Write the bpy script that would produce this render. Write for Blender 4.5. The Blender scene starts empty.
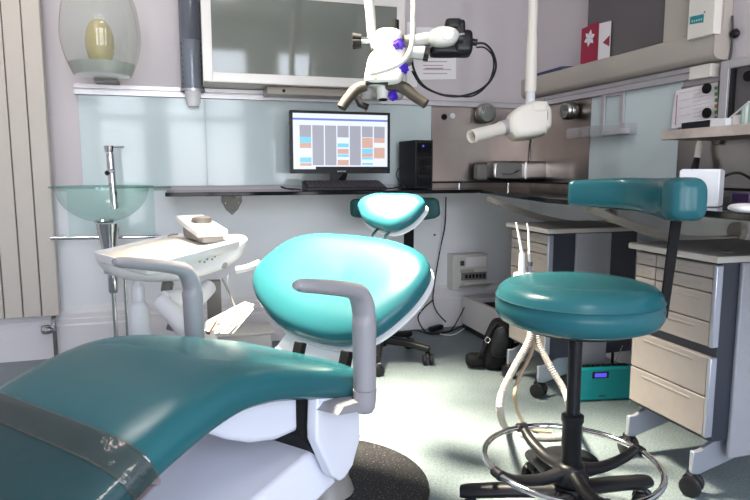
import bpy, bmesh, math, random
from mathutils import Vector, Matrix
random.seed(7)
sc = bpy.context.scene
COL = sc.collection
V = Vector
PI = math.pi

# ------------------------------------------------------------------ camera
F_PX = 620.0
YAW = math.radians(17.1)
PIT = math.atan(80 / 620.0)
CAM = V((0, 0, 0.9))
FW = V((math.sin(YAW) * math.cos(PIT), math.cos(YAW) * math.cos(PIT), -math.sin(PIT)))
RT = V((math.cos(YAW), -math.sin(YAW), 0))
UP = RT.cross(FW)
cd = bpy.data.cameras.new('camera')
cd.sensor_width = 36.0
cd.lens = F_PX * 36.0 / 750.0
cd.clip_start = 0.02
cam = bpy.data.objects.new('camera', cd)
m3 = Matrix((RT, UP, -FW)).transposed()
cam.matrix_world = Matrix.Translation(CAM) @ m3.to_4x4()
COL.objects.link(cam)
sc.camera = cam


def ray(x, y):
    return FW * F_PX + RT * (x - 375) + UP * (250 - y)


def aty(x, y, Y):
    d = ray(x, y)
    return CAM + d * (Y / d.y)


def atx(x, y, X):
    d = ray(x, y)
    return CAM + d * (X / d.x)


def atz(x, y, z):
    d = ray(x, y)
    return CAM + d * ((z - CAM.z) / d.z)


def atd(x, y, D):
    return CAM + ray(x, y) / F_PX * D


# ------------------------------------------------------------------ materials
def mat(name, col, rough=0.5, metal=0.0, spec=0.5, noise=0.0, nscale=30, bump=0.0, bscale=80, coat=0.0, emis=None, estr=0.0, bdist=0.002):
    m = bpy.data.materials.new(name)
    m.use_nodes = True
    nt = m.node_tree
    b = nt.nodes['Principled BSDF']
    c = (col[0], col[1], col[2], 1)
    b.inputs['Base Color'].default_value = c
    b.inputs['Roughness'].default_value = rough
    b.inputs['Metallic'].default_value = metal
    b.inputs['Specular IOR Level'].default_value = spec
    b.inputs['Coat Weight'].default_value = coat
    tc = nt.nodes.new('ShaderNodeTexCoord')
    if noise > 0:
        n = nt.nodes.new('ShaderNodeTexNoise')
        n.inputs['Scale'].default_value = nscale
        n.inputs['Detail'].default_value = 5
        nt.links.new(tc.outputs['Object'], n.inputs['Vector'])
        r = nt.nodes.new('ShaderNodeValToRGB')
        r.color_ramp.elements[0].position = 0.3
        r.color_ramp.elements[1].position = 0.7
        r.color_ramp.elements[0].color = tuple(max(0, x * (1 - noise)) for x in col) + (1,)
        r.color_ramp.elements[1].color = tuple(min(1, x * (1 + noise)) for x in col) + (1,)
        nt.links.new(n.outputs['Fac'], r.inputs['Fac'])
        nt.links.new(r.outputs['Color'], b.inputs['Base Color'])
    if bump > 0:
        n2 = nt.nodes.new('ShaderNodeTexNoise')
        n2.inputs['Scale'].default_value = bscale
        n2.inputs['Detail'].default_value = 3
        nt.links.new(tc.outputs['Object'], n2.inputs['Vector'])
        bp = nt.nodes.new('ShaderNodeBump')
        bp.inputs['Strength'].default_value = bump
        bp.inputs['Distance'].default_value = bdist
        nt.links.new(n2.outputs['Fac'], bp.inputs['Height'])
        nt.links.new(bp.outputs['Normal'], b.inputs['Normal'])
    if emis:
        b.inputs['Emission Color'].default_value = emis + (1,)
        b.inputs['Emission Strength'].default_value = estr
    return m


def thin_glass(name, tint=(0.9, 0.97, 0.95), rough=0.02, refl=0.6, bump=0.0, bscale=20, edge=0.0, haze=0.0, hcol=(1, 1, 1)):
    m = bpy.data.materials.new(name)
    m.use_nodes = True
    nt = m.node_tree
    nt.nodes.clear()
    out = nt.nodes.new('ShaderNodeOutputMaterial')
    tr = nt.nodes.new('ShaderNodeBsdfTransparent')
    tr.inputs['Color'].default_value = tint + (1,)
    gl = nt.nodes.new('ShaderNodeBsdfGlossy')
    gl.inputs['Roughness'].default_value = rough
    lw = nt.nodes.new('ShaderNodeLayerWeight')
    lw.inputs['Blend'].default_value = 0.5
    pw = nt.nodes.new('ShaderNodeMath'); pw.operation = 'POWER'; pw.inputs[1].default_value = 4.0
    ma = nt.nodes.new('ShaderNodeMath'); ma.operation = 'MULTIPLY_ADD'; ma.inputs[1].default_value = refl; ma.inputs[2].default_value = 0.05
    nt.links.new(lw.outputs['Facing'], pw.inputs[0]); nt.links.new(pw.outputs[0], ma.inputs[0])
    mx = nt.nodes.new('ShaderNodeMixShader')
    nt.links.new(ma.outputs[0], mx.inputs['Fac'])
    base = tr
    if haze > 0:
        df = nt.nodes.new('ShaderNodeBsdfDiffuse')
        df.inputs['Color'].default_value = hcol + (1,)
        mh = nt.nodes.new('ShaderNodeMixShader')
        mh.inputs['Fac'].default_value = haze
        nt.links.new(tr.outputs[0], mh.inputs[1])
        nt.links.new(df.outputs[0], mh.inputs[2])
        base = mh
    nt.links.new(base.outputs[0], mx.inputs[1])
    nt.links.new(gl.outputs[0], mx.inputs[2])
    nt.links.new(mx.outputs[0], out.inputs['Surface'])
    if bump > 0:
        tc = nt.nodes.new('ShaderNodeTexCoord')
        n2 = nt.nodes.new('ShaderNodeTexNoise')
        n2.inputs['Scale'].default_value = bscale
        n2.inputs['Detail'].default_value = 4
        nt.links.new(tc.outputs['Object'], n2.inputs['Vector'])
        bp = nt.nodes.new('ShaderNodeBump')
        bp.inputs['Strength'].default_value = bump
        bp.inputs['Distance'].default_value = 0.01
        nt.links.new(n2.outputs['Fac'], bp.inputs['Height'])
        nt.links.new(bp.outputs['Normal'], gl.inputs['Normal'])
    return m


M = {}
M['wall'] = mat('wall_paint', (0.60, 0.55, 0.58), 0.6, noise=0.03, nscale=3, bump=0.05, bscale=200)
M['wall_low'] = mat('gloss_paint', (0.80, 0.76, 0.78), 0.4, noise=0.03, nscale=4)
M['lightened_dado'] = mat('lightened_lower_wall_paint', (0.86, 0.86, 0.89), 0.5, noise=0.02, nscale=3)  # two-tone wall; lower paint also whitened to stand in for low light
M['ceil'] = mat('ceiling_paint', (0.75, 0.74, 0.72), 0.8)
M['teal'] = mat('teal_vinyl', (0.017, 0.102, 0.122), 0.25, spec=0.28, noise=0.04, nscale=6, bump=0.12, bscale=260, coat=0.0, bdist=0.0006)
M['dteal'] = mat('dark_teal_fabric', (0.005, 0.07, 0.08), 0.6)
M['white'] = mat('white_plastic', (0.78, 0.78, 0.80), 0.3)
M['scope'] = mat('microscope_white_enamel', (0.56, 0.55, 0.52), 0.3)
M['cream'] = mat('cream_plastic', (0.84, 0.79, 0.72), 0.32)
M['shroud'] = mat('shroud_plastic', (0.66, 0.67, 0.76), 0.3)
M['arm'] = mat('grey_armrest_plastic', (0.27, 0.26, 0.285), 0.35)
M['rad'] = mat('radiator_enamel', (0.56, 0.51, 0.46), 0.4)
M['grip'] = mat('taupe_grip_rubber', (0.045, 0.038, 0.028), 0.45)
M['chrome'] = mat('chrome', (0.75, 0.75, 0.77), 0.08, 1.0)
M['steel'] = mat('brushed_steel', (0.37, 0.325, 0.30), 0.28, 1.0, noise=0.2, nscale=2.5, bump=0.05, bscale=120)
M['steel2'] = mat('satin_steel', (0.45, 0.43, 0.41), 0.3, 1.0)
M['dsteel'] = mat('dull_bracket_steel', (0.16, 0.145, 0.135), 0.4, 0.35)
M['bracket'] = mat('satin_beige_steel', (0.42, 0.38, 0.33), 0.35, 0.3)
M['alu'] = mat('aluminium', (0.60, 0.58, 0.60), 0.38, 0.6)
M['aluw'] = mat('pale_anodised_frame', (0.76, 0.72, 0.70), 0.4, 0.15)
M['black'] = mat('black_plastic', (0.009, 0.009, 0.011), 0.38, spec=0.3)
M['blackm'] = mat('matt_black', (0.008, 0.008, 0.009), 0.7, spec=0.15)
M['blackg'] = mat('black_glass', (0.008, 0.009, 0.011), 0.06, spec=0.14)
M['dgrey'] = mat('dark_grey_plastic', (0.05, 0.055, 0.07), 0.4)
M['keys'] = mat('dark_aubergine_keys', (0.035, 0.022, 0.035), 0.5)
M['mgrey'] = mat('mid_grey_plastic', (0.22, 0.21, 0.20), 0.4)
M['splash'] = mat('pale_green_back_painted_glass', (0.66, 0.76, 0.77), 0.07, spec=0.36)
M['cabglass'] = mat('grey_green_satin_glass', (0.17, 0.185, 0.165), 0.06, spec=0.6)
M['greyglass'] = mat('dark_grey_door', (0.11, 0.10, 0.105), 0.25)
M['beige'] = mat('beige_laminate', (0.47, 0.42, 0.37), 0.4)
M['trunk'] = mat('beige_gloss_paint', (0.50, 0.45, 0.40), 0.35)
M['cart_top'] = mat('cart_worktop', (0.46, 0.43, 0.40), 0.4)
M['drawer'] = mat('drawer_front_grey', (0.28, 0.25, 0.235), 0.38, noise=0.03)
M['cart_side'] = mat('slate_side_panel', (0.028, 0.031, 0.045), 0.4)
M['cart_light'] = mat('light_grey_panel', (0.30, 0.30, 0.33), 0.4)
M['silver'] = mat('silver_strip', (0.40, 0.42, 0.48), 0.3, 0.5)
M['paper'] = mat('paper', (0.90, 0.86, 0.88), 0.7)
M['ink'] = mat('printed_grey_ink', (0.50, 0.45, 0.48), 0.8)
M['redink'] = mat('printed_red_ink', (0.45, 0.08, 0.09), 0.8)
M['card_red'] = mat('crimson_card', (0.33, 0.008, 0.045), 0.5)
M['blue_card'] = mat('blue_card', (0.03, 0.05, 0.14), 0.5)
M['egg'] = mat('yellow_stone_glass', (0.52, 0.42, 0.17), 0.25, noise=0.1, nscale=8)
M['purple'] = mat('purple_knob_plastic', (0.05, 0.012, 0.42), 0.3)
M['wood'] = mat('worn_shelf_edge', (0.60, 0.50, 0.45), 0.5, noise=0.25, nscale=12)
M['radio'] = mat('turquoise_plastic', (0.004, 0.30, 0.31), 0.35)
M['bluelcd'] = mat('blue_lit_display', (0.02, 0.02, 0.1), 0.2, emis=(0.10, 0.08, 0.75), estr=1.0)
M['hose'] = mat('cream_hose', (0.40, 0.365, 0.33), 0.5)
M['hose2'] = mat('tan_hose', (0.36, 0.26, 0.17), 0.5)
M['boxbeige'] = mat('warm_grey_casing', (0.64, 0.61, 0.60), 0.5)
M['switch'] = mat('off_white_switchgear', (0.66, 0.64, 0.60), 0.4)
M['green'] = mat('pale_green_tube', (0.35, 0.55, 0.45), 0.4)
M['tealbadge'] = mat('teal_badge', (0.0, 0.25, 0.28), 0.4)
M['greendot'] = mat('green_tab', (0.12, 0.30, 0.10), 0.6)
M['orangedot'] = mat('orange_tab', (0.6, 0.25, 0.05), 0.6)
M['frost'] = mat('milky_plastic', (0.74, 0.75, 0.78), 0.35)
M['traymat'] = mat('tray_liner', (0.60, 0.56, 0.52), 0.55)
M['glass'] = thin_glass('clear_glass', (0.93, 0.965, 0.95), 0.01, 0.5, haze=0.05, hcol=(0.8, 0.9, 0.86))
M['vaseglass'] = thin_glass('vase_glass', (0.93, 0.95, 0.93), 0.02, 0.9, haze=0.13, hcol=(0.75, 0.80, 0.76))
M['bowlglass'] = thin_glass('basin_glass', (0.86, 0.93, 0.91), 0.015, 0.5, haze=0.055, hcol=(0.55, 0.75, 0.70))
M['rimglass'] = thin_glass('green_glass_rim', (0.70, 0.85, 0.82), 0.02, 0.5, haze=0.15, hcol=(0.35, 0.55, 0.5))
M['acrylic'] = thin_glass('clear_acrylic', (0.93, 0.92, 0.93), 0.03, 0.5, haze=0.12, hcol=(0.8, 0.78, 0.78))
M['tubeglass'] = thin_glass('smoky_tube', (0.50, 0.54, 0.60), 0.08, 0.5, haze=0.22, hcol=(0.36, 0.39, 0.45))
M['film'] = thin_glass('clear_plastic_film', (0.74, 0.71, 0.71), 0.08, 0.15, bump=0.5, bscale=14, haze=0.01, hcol=(0.6, 0.45, 0.35))
M['filmband'] = thin_glass('plastic_hem_film', (0.93, 0.88, 0.86), 0.08, 0.15, bump=0.6, bscale=26, haze=0.015, hcol=(0.5, 0.36, 0.28))
M['pane'] = thin_glass('window_pane', (0.97, 0.98, 0.98), 0.01, 0.4)
M['scr_white'] = mat('lit_screen_white', (0.02, 0.02, 0.02), 0.3, emis=(0.80, 0.86, 1.0), estr=0.95)
M['scr_blue'] = mat('lit_screen_blue', (0.02, 0.02, 0.02), 0.3, emis=(0.10, 0.20, 0.62), estr=1.0)
M['scr_grey'] = mat('lit_screen_grey', (0.02, 0.02, 0.02), 0.3, emis=(0.34, 0.35, 0.42), estr=1.0)
M['scr_cyan'] = mat('lit_screen_cyan', (0.02, 0.02, 0.02), 0.3, emis=(0.20, 0.60, 0.85), estr=1.0)
M['scr_orange'] = mat('lit_screen_orange', (0.02, 0.02, 0.02), 0.3, emis=(0.62, 0.38, 0.32), estr=1.0)
M['lamp'] = mat('lamp_glow', (0.9, 0.9, 0.9), 0.3, emis=(1.0, 0.93, 0.85), estr=3.0)


def floor_mat():
    m = mat('speckled_vinyl_floor', (0.2, 0.3, 0.33), 0.42)
    nt = m.node_tree
    b = nt.nodes['Principled BSDF']
    tc = nt.nodes.new('ShaderNodeTexCoord')
    n = nt.nodes.new('ShaderNodeTexNoise'); n.inputs['Scale'].default_value = 150; n.inputs['Detail'].default_value = 4
    n2 = nt.nodes.new('ShaderNodeTexNoise'); n2.inputs['Scale'].default_value = 9; n2.inputs['Detail'].default_value = 5
    nt.links.new(tc.outputs['Object'], n.inputs['Vector']); nt.links.new(tc.outputs['Object'], n2.inputs['Vector'])
    r = nt.nodes.new('ShaderNodeValToRGB')
    e = r.color_ramp.elements
    e[0].position = 0.36; e[0].color = (0.120, 0.158, 0.172, 1)
    e[1].position = 0.64; e[1].color = (0.232, 0.272, 0.284, 1)
    nt.links.new(n.outputs['Fac'], r.inputs['Fac'])
    mx = nt.nodes.new('ShaderNodeMix'); mx.data_type = 'RGBA'; mx.blend_type = 'MULTIPLY'
    mx.inputs['Factor'].default_value = 1.0
    r2 = nt.nodes.new('ShaderNodeValToRGB')
    r2.color_ramp.elements[0].position = 0.3; r2.color_ramp.elements[0].color = (0.82, 0.84, 0.86, 1)
    r2.color_ramp.elements[1].position = 0.7; r2.color_ramp.elements[1].color = (1, 1, 1, 1)
    nt.links.new(n2.outputs['Fac'], r2.inputs['Fac'])
    nt.links.new(r.outputs['Color'], mx.inputs['A']); nt.links.new(r2.outputs['Color'], mx.inputs['B'])
    nt.links.new(mx.outputs['Result'], b.inputs['Base Color'])
    return m


def mat_speck():
    m = mat('speckled_black_rubber', (0.02, 0.02, 0.02), 0.55)
    nt = m.node_tree
    b = nt.nodes['Principled BSDF']
    tc = nt.nodes.new('ShaderNodeTexCoord')
    n = nt.nodes.new('ShaderNodeTexNoise'); n.inputs['Scale'].default_value = 170; n.inputs['Detail'].default_value = 2
    nt.links.new(tc.outputs['Object'], n.inputs['Vector'])
    r = nt.nodes.new('ShaderNodeValToRGB')
    e = r.color_ramp.elements
    e[0].position = 0.60; e[0].color = (0.007, 0.007, 0.009, 1)
    e[1].position = 0.70; e[1].color = (0.22, 0.21, 0.21, 1)
    nt.links.new(n.outputs['Fac'], r.inputs['Fac'])
    nt.links.new(r.outputs['Color'], b.inputs['Base Color'])
    return m


M['floor'] = floor_mat()
M['speck'] = mat_speck()

# ------------------------------------------------------------------ mesh helpers
MW = {}


def smooth_pts(pts, n=6, closed=False):
    pts = [V(p) for p in pts]
    out = []
    N = len(pts)
    segs = N if closed else N - 1
    for i in range(segs):
        if closed:
            p0, p1, p2, p3 = pts[(i - 1) % N], pts[i], pts[(i + 1) % N], pts[(i + 2) % N]
        else:
            p0 = pts[max(i - 1, 0)]; p1 = pts[i]; p2 = pts[i + 1]; p3 = pts[min(i + 2, N - 1)]
        for k in range(n):
            t = k / n
            out.append(0.5 * ((2 * p1) + (p2 - p0) * t + (2 * p0 - 5 * p1 + 4 * p2 - p3) * t * t + (3 * p1 - p0 - 3 * p2 + p3) * t ** 3))
    if not closed:
        out.append(pts[-1])
    return out


class MB:
    def __init__(self, xf=None):
        self.v = []; self.f = []; self.xf = xf or Matrix.Identity(4)

    def add(self, verts, faces, xf=None):
        o = len(self.v)
        t = self.xf @ xf if xf else self.xf
        self.v += [t @ V(p) for p in verts]
        self.f += [tuple(i + o for i in f) for f in faces]
        return self

    def box(self, a, b, xf=None):
        x0, x1 = sorted((a[0], b[0])); y0, y1 = sorted((a[1], b[1])); z0, z1 = sorted((a[2], b[2]))
        vs = [(x0, y0, z0), (x1, y0, z0), (x1, y1, z0), (x0, y1, z0), (x0, y0, z1), (x1, y0, z1), (x1, y1, z1), (x0, y1, z1)]
        return self.add(vs, [(0, 3, 2, 1), (4, 5, 6, 7), (0, 1, 5, 4), (1, 2, 6, 5), (2, 3, 7, 6), (3, 0, 4, 7)], xf)

    def hexa(self, bot, top):
        """bot/top: equal-length loops"""
        n = len(bot)
        vs = list(bot) + list(top)
        fs = [tuple(range(n))[::-1], tuple(range(n, 2 * n))]
        for i in range(n):
            j = (i + 1) % n
            fs.append((i, j, n + j, n + i))
        return self.add(vs, fs)

    def prism(self, outline, d):
        d = V(d)
        return self.hexa([V(p) for p in outline], [V(p) + d for p in outline])

    def rings(self, rings, cap=True, closed=False):
        n = len(rings[0]); vs = []; fs = []
        for r in rings:
            vs += list(r)
        R = len(rings)
        for i in range(R if closed else R - 1):
            i2 = (i + 1) % R
            for k in range(n):
                k2 = (k + 1) % n
                fs.append((i * n + k, i * n + k2, i2 * n + k2, i2 * n + k))
        if cap and not closed:
            fs.append(tuple(range(n))[::-1])
            fs.append(tuple(range((R - 1) * n, R * n)))
        return self.add(vs, fs)

    def tube(self, pts, r, seg=12, flat=1.0, upv=None, closed=False, sm=0, cap=True):
        pts = [V(p) for p in pts]
        if sm:
            rr = r if isinstance(r, (list, tuple)) else None
            n0 = len(pts)
            pts = smooth_pts(pts, sm, closed)
            if rr:
                out = []
                for i in range(len(pts)):
                    t = i / sm; k = min(int(t), n0 - 2); u = t - k
                    out.append(rr[k] * (1 - u) + rr[min(k + 1, n0 - 1)] * u)
                r = out
        N = len(pts)
        rs = r if isinstance(r, (list, tuple)) else [r] * N
        rings = []
        t0 = (pts[1] - pts[0]).normalized()
        up = V(upv) if upv else (V((0, 0, 1)) if abs(t0.z) < 0.9 else V((1, 0, 0)))
        for i in range(N):
            if closed:
                t = (pts[(i + 1) % N] - pts[i - 1]).normalized()
            else:
                t = (pts[min(i + 1, N - 1)] - pts[max(i - 1, 0)]).normalized()
            s = t.cross(up)
            if s.length < 1e-5:
                s = t.orthogonal()
            s.normalize()
            u = s.cross(t).normalized()
            if not upv:
                up = u
            ring = []
            for k in range(seg):
                a = 2 * PI * k / seg
                ring.append(pts[i] + s * (math.cos(a) * rs[i]) + u * (math.sin(a) * rs[i] * flat))
            rings.append(ring)
        return self.rings(rings, cap=cap, closed=closed)

    def cyl(self, a, b, r0, r1=None, seg=24):
        return self.tube([a, b], [r0, r0 if r1 is None else r1], seg)

    def lathe(self, prof, c=(0, 0, 0), axis=(0, 0, 1), seg=40, cap=True):
        """prof: list of (r, h) along axis"""
        ax = V(axis).normalized(); s = ax.orthogonal().normalized()
        if abs(ax.z) > 0.99:
            s = V((1, 0, 0))
        u = ax.cross(s)
        c = V(c); rings = []
        for r, h in prof:
            r = max(r, 1e-4)
            rings.append([c + ax * h + s * (r * math.cos(2 * PI * k / seg)) + u * (r * math.sin(2 * PI * k / seg)) for k in range(seg)])
        return self.rings(rings, cap=cap)

    def build(self, name, m, parent=None, smooth=True, bevel=0.0, bseg=2, angle=38):
        me = bpy.data.meshes.new(name)
        verts = self.v
        if parent is None:
            lo = V((min(v.x for v in verts), min(v.y for v in verts), min(v.z for v in verts)))
            hi = V((max(v.x for v in verts), max(v.y for v in verts), max(v.z for v in verts)))
            org = V(((lo.x + hi.x) / 2, (lo.y + hi.y) / 2, lo.z))
            mw = Matrix.Translation(org)
        else:
            mw = MW[parent.name]
        inv = mw.inverted()
        me.from_pydata([inv @ v for v in verts], [], self.f)
        bm = bmesh.new(); bm.from_mesh(me)
        bmesh.ops.remove_doubles(bm, verts=bm.verts, dist=1e-5)
        bmesh.ops.recalc_face_normals(bm, faces=bm.faces)
        if smooth:
            for f in bm.faces:
                f.smooth = True
            for e in bm.edges:
                if len(e.link_faces) == 2 and e.calc_face_angle(0) > math.radians(angle):
                    e.smooth = False
        bm.to_mesh(me); bm.free()
        me.materials.append(M[m] if isinstance(m, str) else m)
        o = bpy.data.objects.new(name, me)
        COL.objects.link(o)
        if parent is None:
            o.matrix_world = mw
        else:
            o.parent = parent
        MW[o.name] = mw.copy()
        if bevel > 0:
            md = o.modifiers.new('bevel', 'BEVEL')
            md.width = bevel; md.segments = bseg; md.limit_method = 'ANGLE'; md.angle_limit = math.radians(40)
            if smooth:
                md.harden_normals = False
        return o


def tag(o, label, cat, group=None, kind=None):
    o['label'] = label; o['category'] = cat
    if group: o['group'] = group
    if kind: o['kind'] = kind
    return o


def thing(name, label, cat, loc, rotz=0.0, group=None):
    o = bpy.data.objects.new(name, None)
    o.empty_display_size = 0.05
    COL.objects.link(o)
    mw = Matrix.Translation(V(loc)) @ Matrix.Rotation(rotz, 4, 'Z')
    o.matrix_world = mw
    MW[o.name] = mw
    tag(o, label, cat, group)
    return o


def struct(o):
    o['kind'] = 'structure'
    return o


def frame_xf(o, x, y, z):
    """matrix with columns x,y,z axes and origin o"""
    x, y, z = V(x).normalized(), V(y).normalized(), V(z).normalized()
    m = Matrix((x, y, z)).transposed().to_4x4()
    m.translation = V(o)
    return m


def rbox(mb, c, half, r=0.3, n=8, e=0.35, xf=None):
    """superellipsoid rounded block"""
    vs = []; fs = []
    U = 4 * n; W = 2 * n
    def sp(x, p): return math.copysign(abs(x) ** p, x)
    for i in range(W + 1):
        ph = -PI / 2 + PI * i / W
        for k in range(U):
            th = 2 * PI * k / U
            vs.append((c[0] + half[0] * sp(math.cos(ph), e) * sp(math.cos(th), e), c[1] + half[1] * sp(math.cos(ph), e) * sp(math.sin(th), e), c[2] + half[2] * sp(math.sin(ph), e)))
    for i in range(W):
        for k in range(U):
            k2 = (k + 1) % U
            fs.append((i * U + k, i * U + k2, (i + 1) * U + k2, (i + 1) * U + k))
    return mb.add(vs, fs, xf)


def pad(mb, outline, T, xf, conc=0.0, lo=0, hi=PI, e1=0.5, e2=0.8, grow=1.0, shift=0.0, nphi=20):
    """cushion from an outline (x,y) with thickness T along z of xf"""
    o = smooth_pts([(p[0], p[1], 0) for p in outline], 6, True)
    cx = sum(p.x for p in o) / len(o); cy = sum(p.y for p in o) / len(o)
    rings = []
    for i in range(nphi + 1):
        ph = lo + (hi - lo) * i / nphi
        rho = max(abs(math.sin(ph)) ** e1, 0.004)
        h = math.copysign(abs(math.cos(ph)) ** e2, math.cos(ph)) * T / 2
        ring = []
        for p in o:
            x = cx + (p.x - cx) * rho * grow; y = cy + (p.y - cy) * rho * grow
            ring.append(V((x, y, h + conc * ((x / 0.3) ** 2) + shift)))
        rings.append(ring)
    mb2 = MB(mb.xf @ xf)
    mb2.rings(rings)
    off = len(mb.v)
    mb.v += mb2.v
    mb.f += [tuple(i + off for i in f) for f in mb2.f]
    return mb


def castor(parent, p, r=0.032, name='castor', ang=0.0, stem=0.03):
    """twin-wheel castor; p = contact point on floor"""
    p = V(p)
    ax = V((math.cos(ang), math.sin(ang), 0)); fw = V((-ax.y, ax.x, 0))
    mb = MB()
    for s in (-1, 1):
        c = p + V((0, 0, r)) + ax * (s * 0.016)
        mb.lathe([(0.002, -0.009), (r * 0.8, -0.009), (r, -0.006), (r, 0.006), (r * 0.8, 0.009), (0.002, 0.009)], c, ax, 20)
    mb.tube([p + V((0, 0, r)) - fw * r * 0.2, p + V((0, 0, r * 1.9)) + fw * 0.004, p + V((0, 0, r * 2.0)) + fw * 0.016], 0.013, 10)
    mb.cyl(p + V((0, 0, r * 1.8)) + fw * 0.01, p + V((0, 0, 2 * r + stem)) + fw * 0.01, 0.006, None, 10)
    return mb.build(name, 'black', parent)


XR, YB = 1.96, 3.25
XL, YF, ZC = -2.3, -1.6, 2.65

# ------------------------------------------------------------------ room shell
struct(MB().box((XL, YF, -0.08), (XR, YB, 0)).build('floor', 'floor', smooth=False))
struct(MB().box((XL, YF, ZC), (XR, YB, ZC + 0.08)).build('ceiling', 'ceil', smooth=False))
struct(MB().box((XL, YB, 0), (XR, YB + 0.1, ZC)).build('wall_back', 'wall', smooth=False))
struct(MB().box((XR, YF, 0), (XR + 0.1, YB, ZC)).build('wall_right', 'wall', smooth=False))
struct(MB().box((XL - 0.1, YF, 0), (XL, YB, ZC)).build('wall_left', 'wall', smooth=False))
wins = [(-0.95, -0.40), (-0.17, 0.78), (1.10, 1.56)]
WZ0, WZ1 = 0.22, 2.30
mb = MB()
xs = [XL] + [x for w in wins for x in w] + [XR]
for i in range(0, len(xs), 2):
    mb.box((xs[i], YF - 0.12, 0), (xs[i + 1], YF, ZC))
for a, b in wins:
    mb.box((a, YF - 0.12, 0), (b, YF, WZ0)); mb.box((a, YF - 0.12, WZ1), (b, YF, ZC))
struct(mb.build('wall_front', 'wall', smooth=False))
for n, (a, b) in enumerate(wins):
    w = bpy.data.objects.new('window_%d' % (n + 1), None); COL.objects.link(w)
    w.location = ((a + b) / 2, YF - 0.06, WZ0); MW[w.name] = Matrix.Translation(w.location); w['kind'] = 'structure'
    mb = MB(); t = 0.035; y0, y1 = YF - 0.09, YF - 0.04
    mb.box((a, y0, WZ0), (a + t, y1, WZ1)); mb.box((b - t, y0, WZ0), (b, y1, WZ1))
    mb.box((a + t, y0, WZ0), (b - t, y1, WZ0 + t)); mb.box((a + t, y0, WZ1 - t), (b - t, y1, WZ1))
    mb.box((a + t, y0, 1.49), (b - t, y1, 1.56))
    if b - a > 0.7:
        mb.box(((a + b) / 2 - 0.02, y0, WZ0 + t), ((a + b) / 2 + 0.02, y1, 1.49))
        mb.box(((a + b) / 2 - 0.02, y0, 1.56), ((a + b) / 2 + 0.02, y1, WZ1 - t))
    mb.build('window_frame', 'wall_low', w, smooth=False)
    MB().box((a + t, YF - 0.068, WZ0 + t), (b - t, YF - 0.064, WZ1 - t)).build('pane', 'pane', w, smooth=False)


def baseboard(name, pts, d):
    # profile (offset from wall, z)
    prof = [(0, 0), (0.030, 0), (0.030, 0.155), (0.024, 0.163), (0.024, 0.185), (0.018, 0.190), (0.018, 0.212), (0.010, 0.225), (0.006, 0.243), (0, 0.243)]
    a, b = V(pts[0]), V(pts[1]); d = V(d)
    mb = MB()
    mb.hexa([a + d * o + V((0, 0, z)) for o, z in prof], [b + d * o + V((0, 0, z)) for o, z in prof])
    return struct(mb.build(name, 'wall_low', smooth=False))


baseboard('baseboard_back', ((XL, YB, 0), (XR, YB, 0)), (0, -1, 0))
baseboard('baseboard_right', ((XR, YF, 0), (XR, YB - 0.03, 0)), (-1, 0, 0))
struct(MB().box((XL, YB - 0.004, 0.243), (XR, YB, 0.80)).build('trim_1', 'lightened_dado', smooth=False))  # thin pale slab; its whiteness replaces light bounced under the worktop
struct(MB().box((XR - 0.004, YF, 0.243), (XR, YB - 0.005, 0.80)).build('trim_2', 'lightened_dado', smooth=False))  # same lightened slab carried along the right wall
# low pipe boxing on the back wall
p0 = aty(137, 250, YB); p1 = aty(72, 250, YB)
# ------------------------------------------------------------------ rails and splashbacks
def wall_rail(name, label, a, b, d):
    a, b, d = V(a), V(b), V(d)
    prof = [(0, 0), (0.035, 0), (0.035, 0.021), (0.028, 0.023), (0.028, 0.026), (0.035, 0.028), (0.035, 0.046), (0, 0.046)]
    mb = MB().hexa([a + d * o + V((0, 0, z)) for o, z in prof], [b + d * o + V((0, 0, z)) for o, z in prof])
    o = mb.build(name, 'alu', smooth=False)
    return tag(o, label, 'rail', 'wall rails')


wall_rail('wall_rail', 'long grey metal rail along the top of the back wall panels', (-0.466, YB, 1.250), (XR - 0.037, YB, 1.250), (0, -1, 0))
wall_rail('wall_rail', 'grey metal rail on right wall under the beige trunking', (XR, YB, 1.256), (XR, 2.035, 1.256), (-1, 0, 0))
xa = aty(206, 140, 3.24).x; xb = aty(431, 140, 3.24).x
tag(MB().box((-0.455, 3.24, 0.822), (xa - 0.001, 3.249, 1.249)).build('splashback_panel', 'splash', smooth=False), 'pale green glass splashback panel behind basin tap at left', 'splashback', 'glass splashback panels')
tag(MB().box((xa + 0.001, 3.24, 0.822), (xb, 3.249, 1.249)).build('splashback_panel', 'splash', smooth=False), 'pale green glass splashback panel behind the computer monitor', 'splashback', 'glass splashback panels')
tag(MB().box((-0.53, 3.240, 0.575), (-0.14, 3.2455, 0.815)).build('splashback_panel', 'splash', smooth=False), 'small green glass panel low behind the basin and towel rail', 'splashback', 'glass splashback panels')
tag(MB().box((xb + 0.002, 3.242, 0.80), (XR - 0.01, 3.249, 1.249)).build('steel_splashback', 'steel', smooth=False), 'brushed steel magnetic panel on back wall behind x-ray head', 'panel', 'steel wall panels')
tag(MB().box((1.951, 2.69, 0.80), (1.959, 3.235, 1.255)).build('steel_splashback', 'steel', smooth=False), 'steel wall panel beside room corner with the round pot', 'panel', 'steel wall panels')
tag(MB().box((1.951, 2.105, 0.80), (1.959, 2.688, 1.255)).build('splashback_panel', 'splash', smooth=False), 'pale green glass panel on right wall behind the acrylic holder', 'splashback', 'glass splashback panels')
tag(MB().box((1.951, 0.9, 0.80), (1.959, 2.103, 1.235)).build('steel_splashback', 'steel', smooth=False), 'dark steel wall panel behind paper list and wooden shelf', 'panel', 'steel wall panels')

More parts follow.
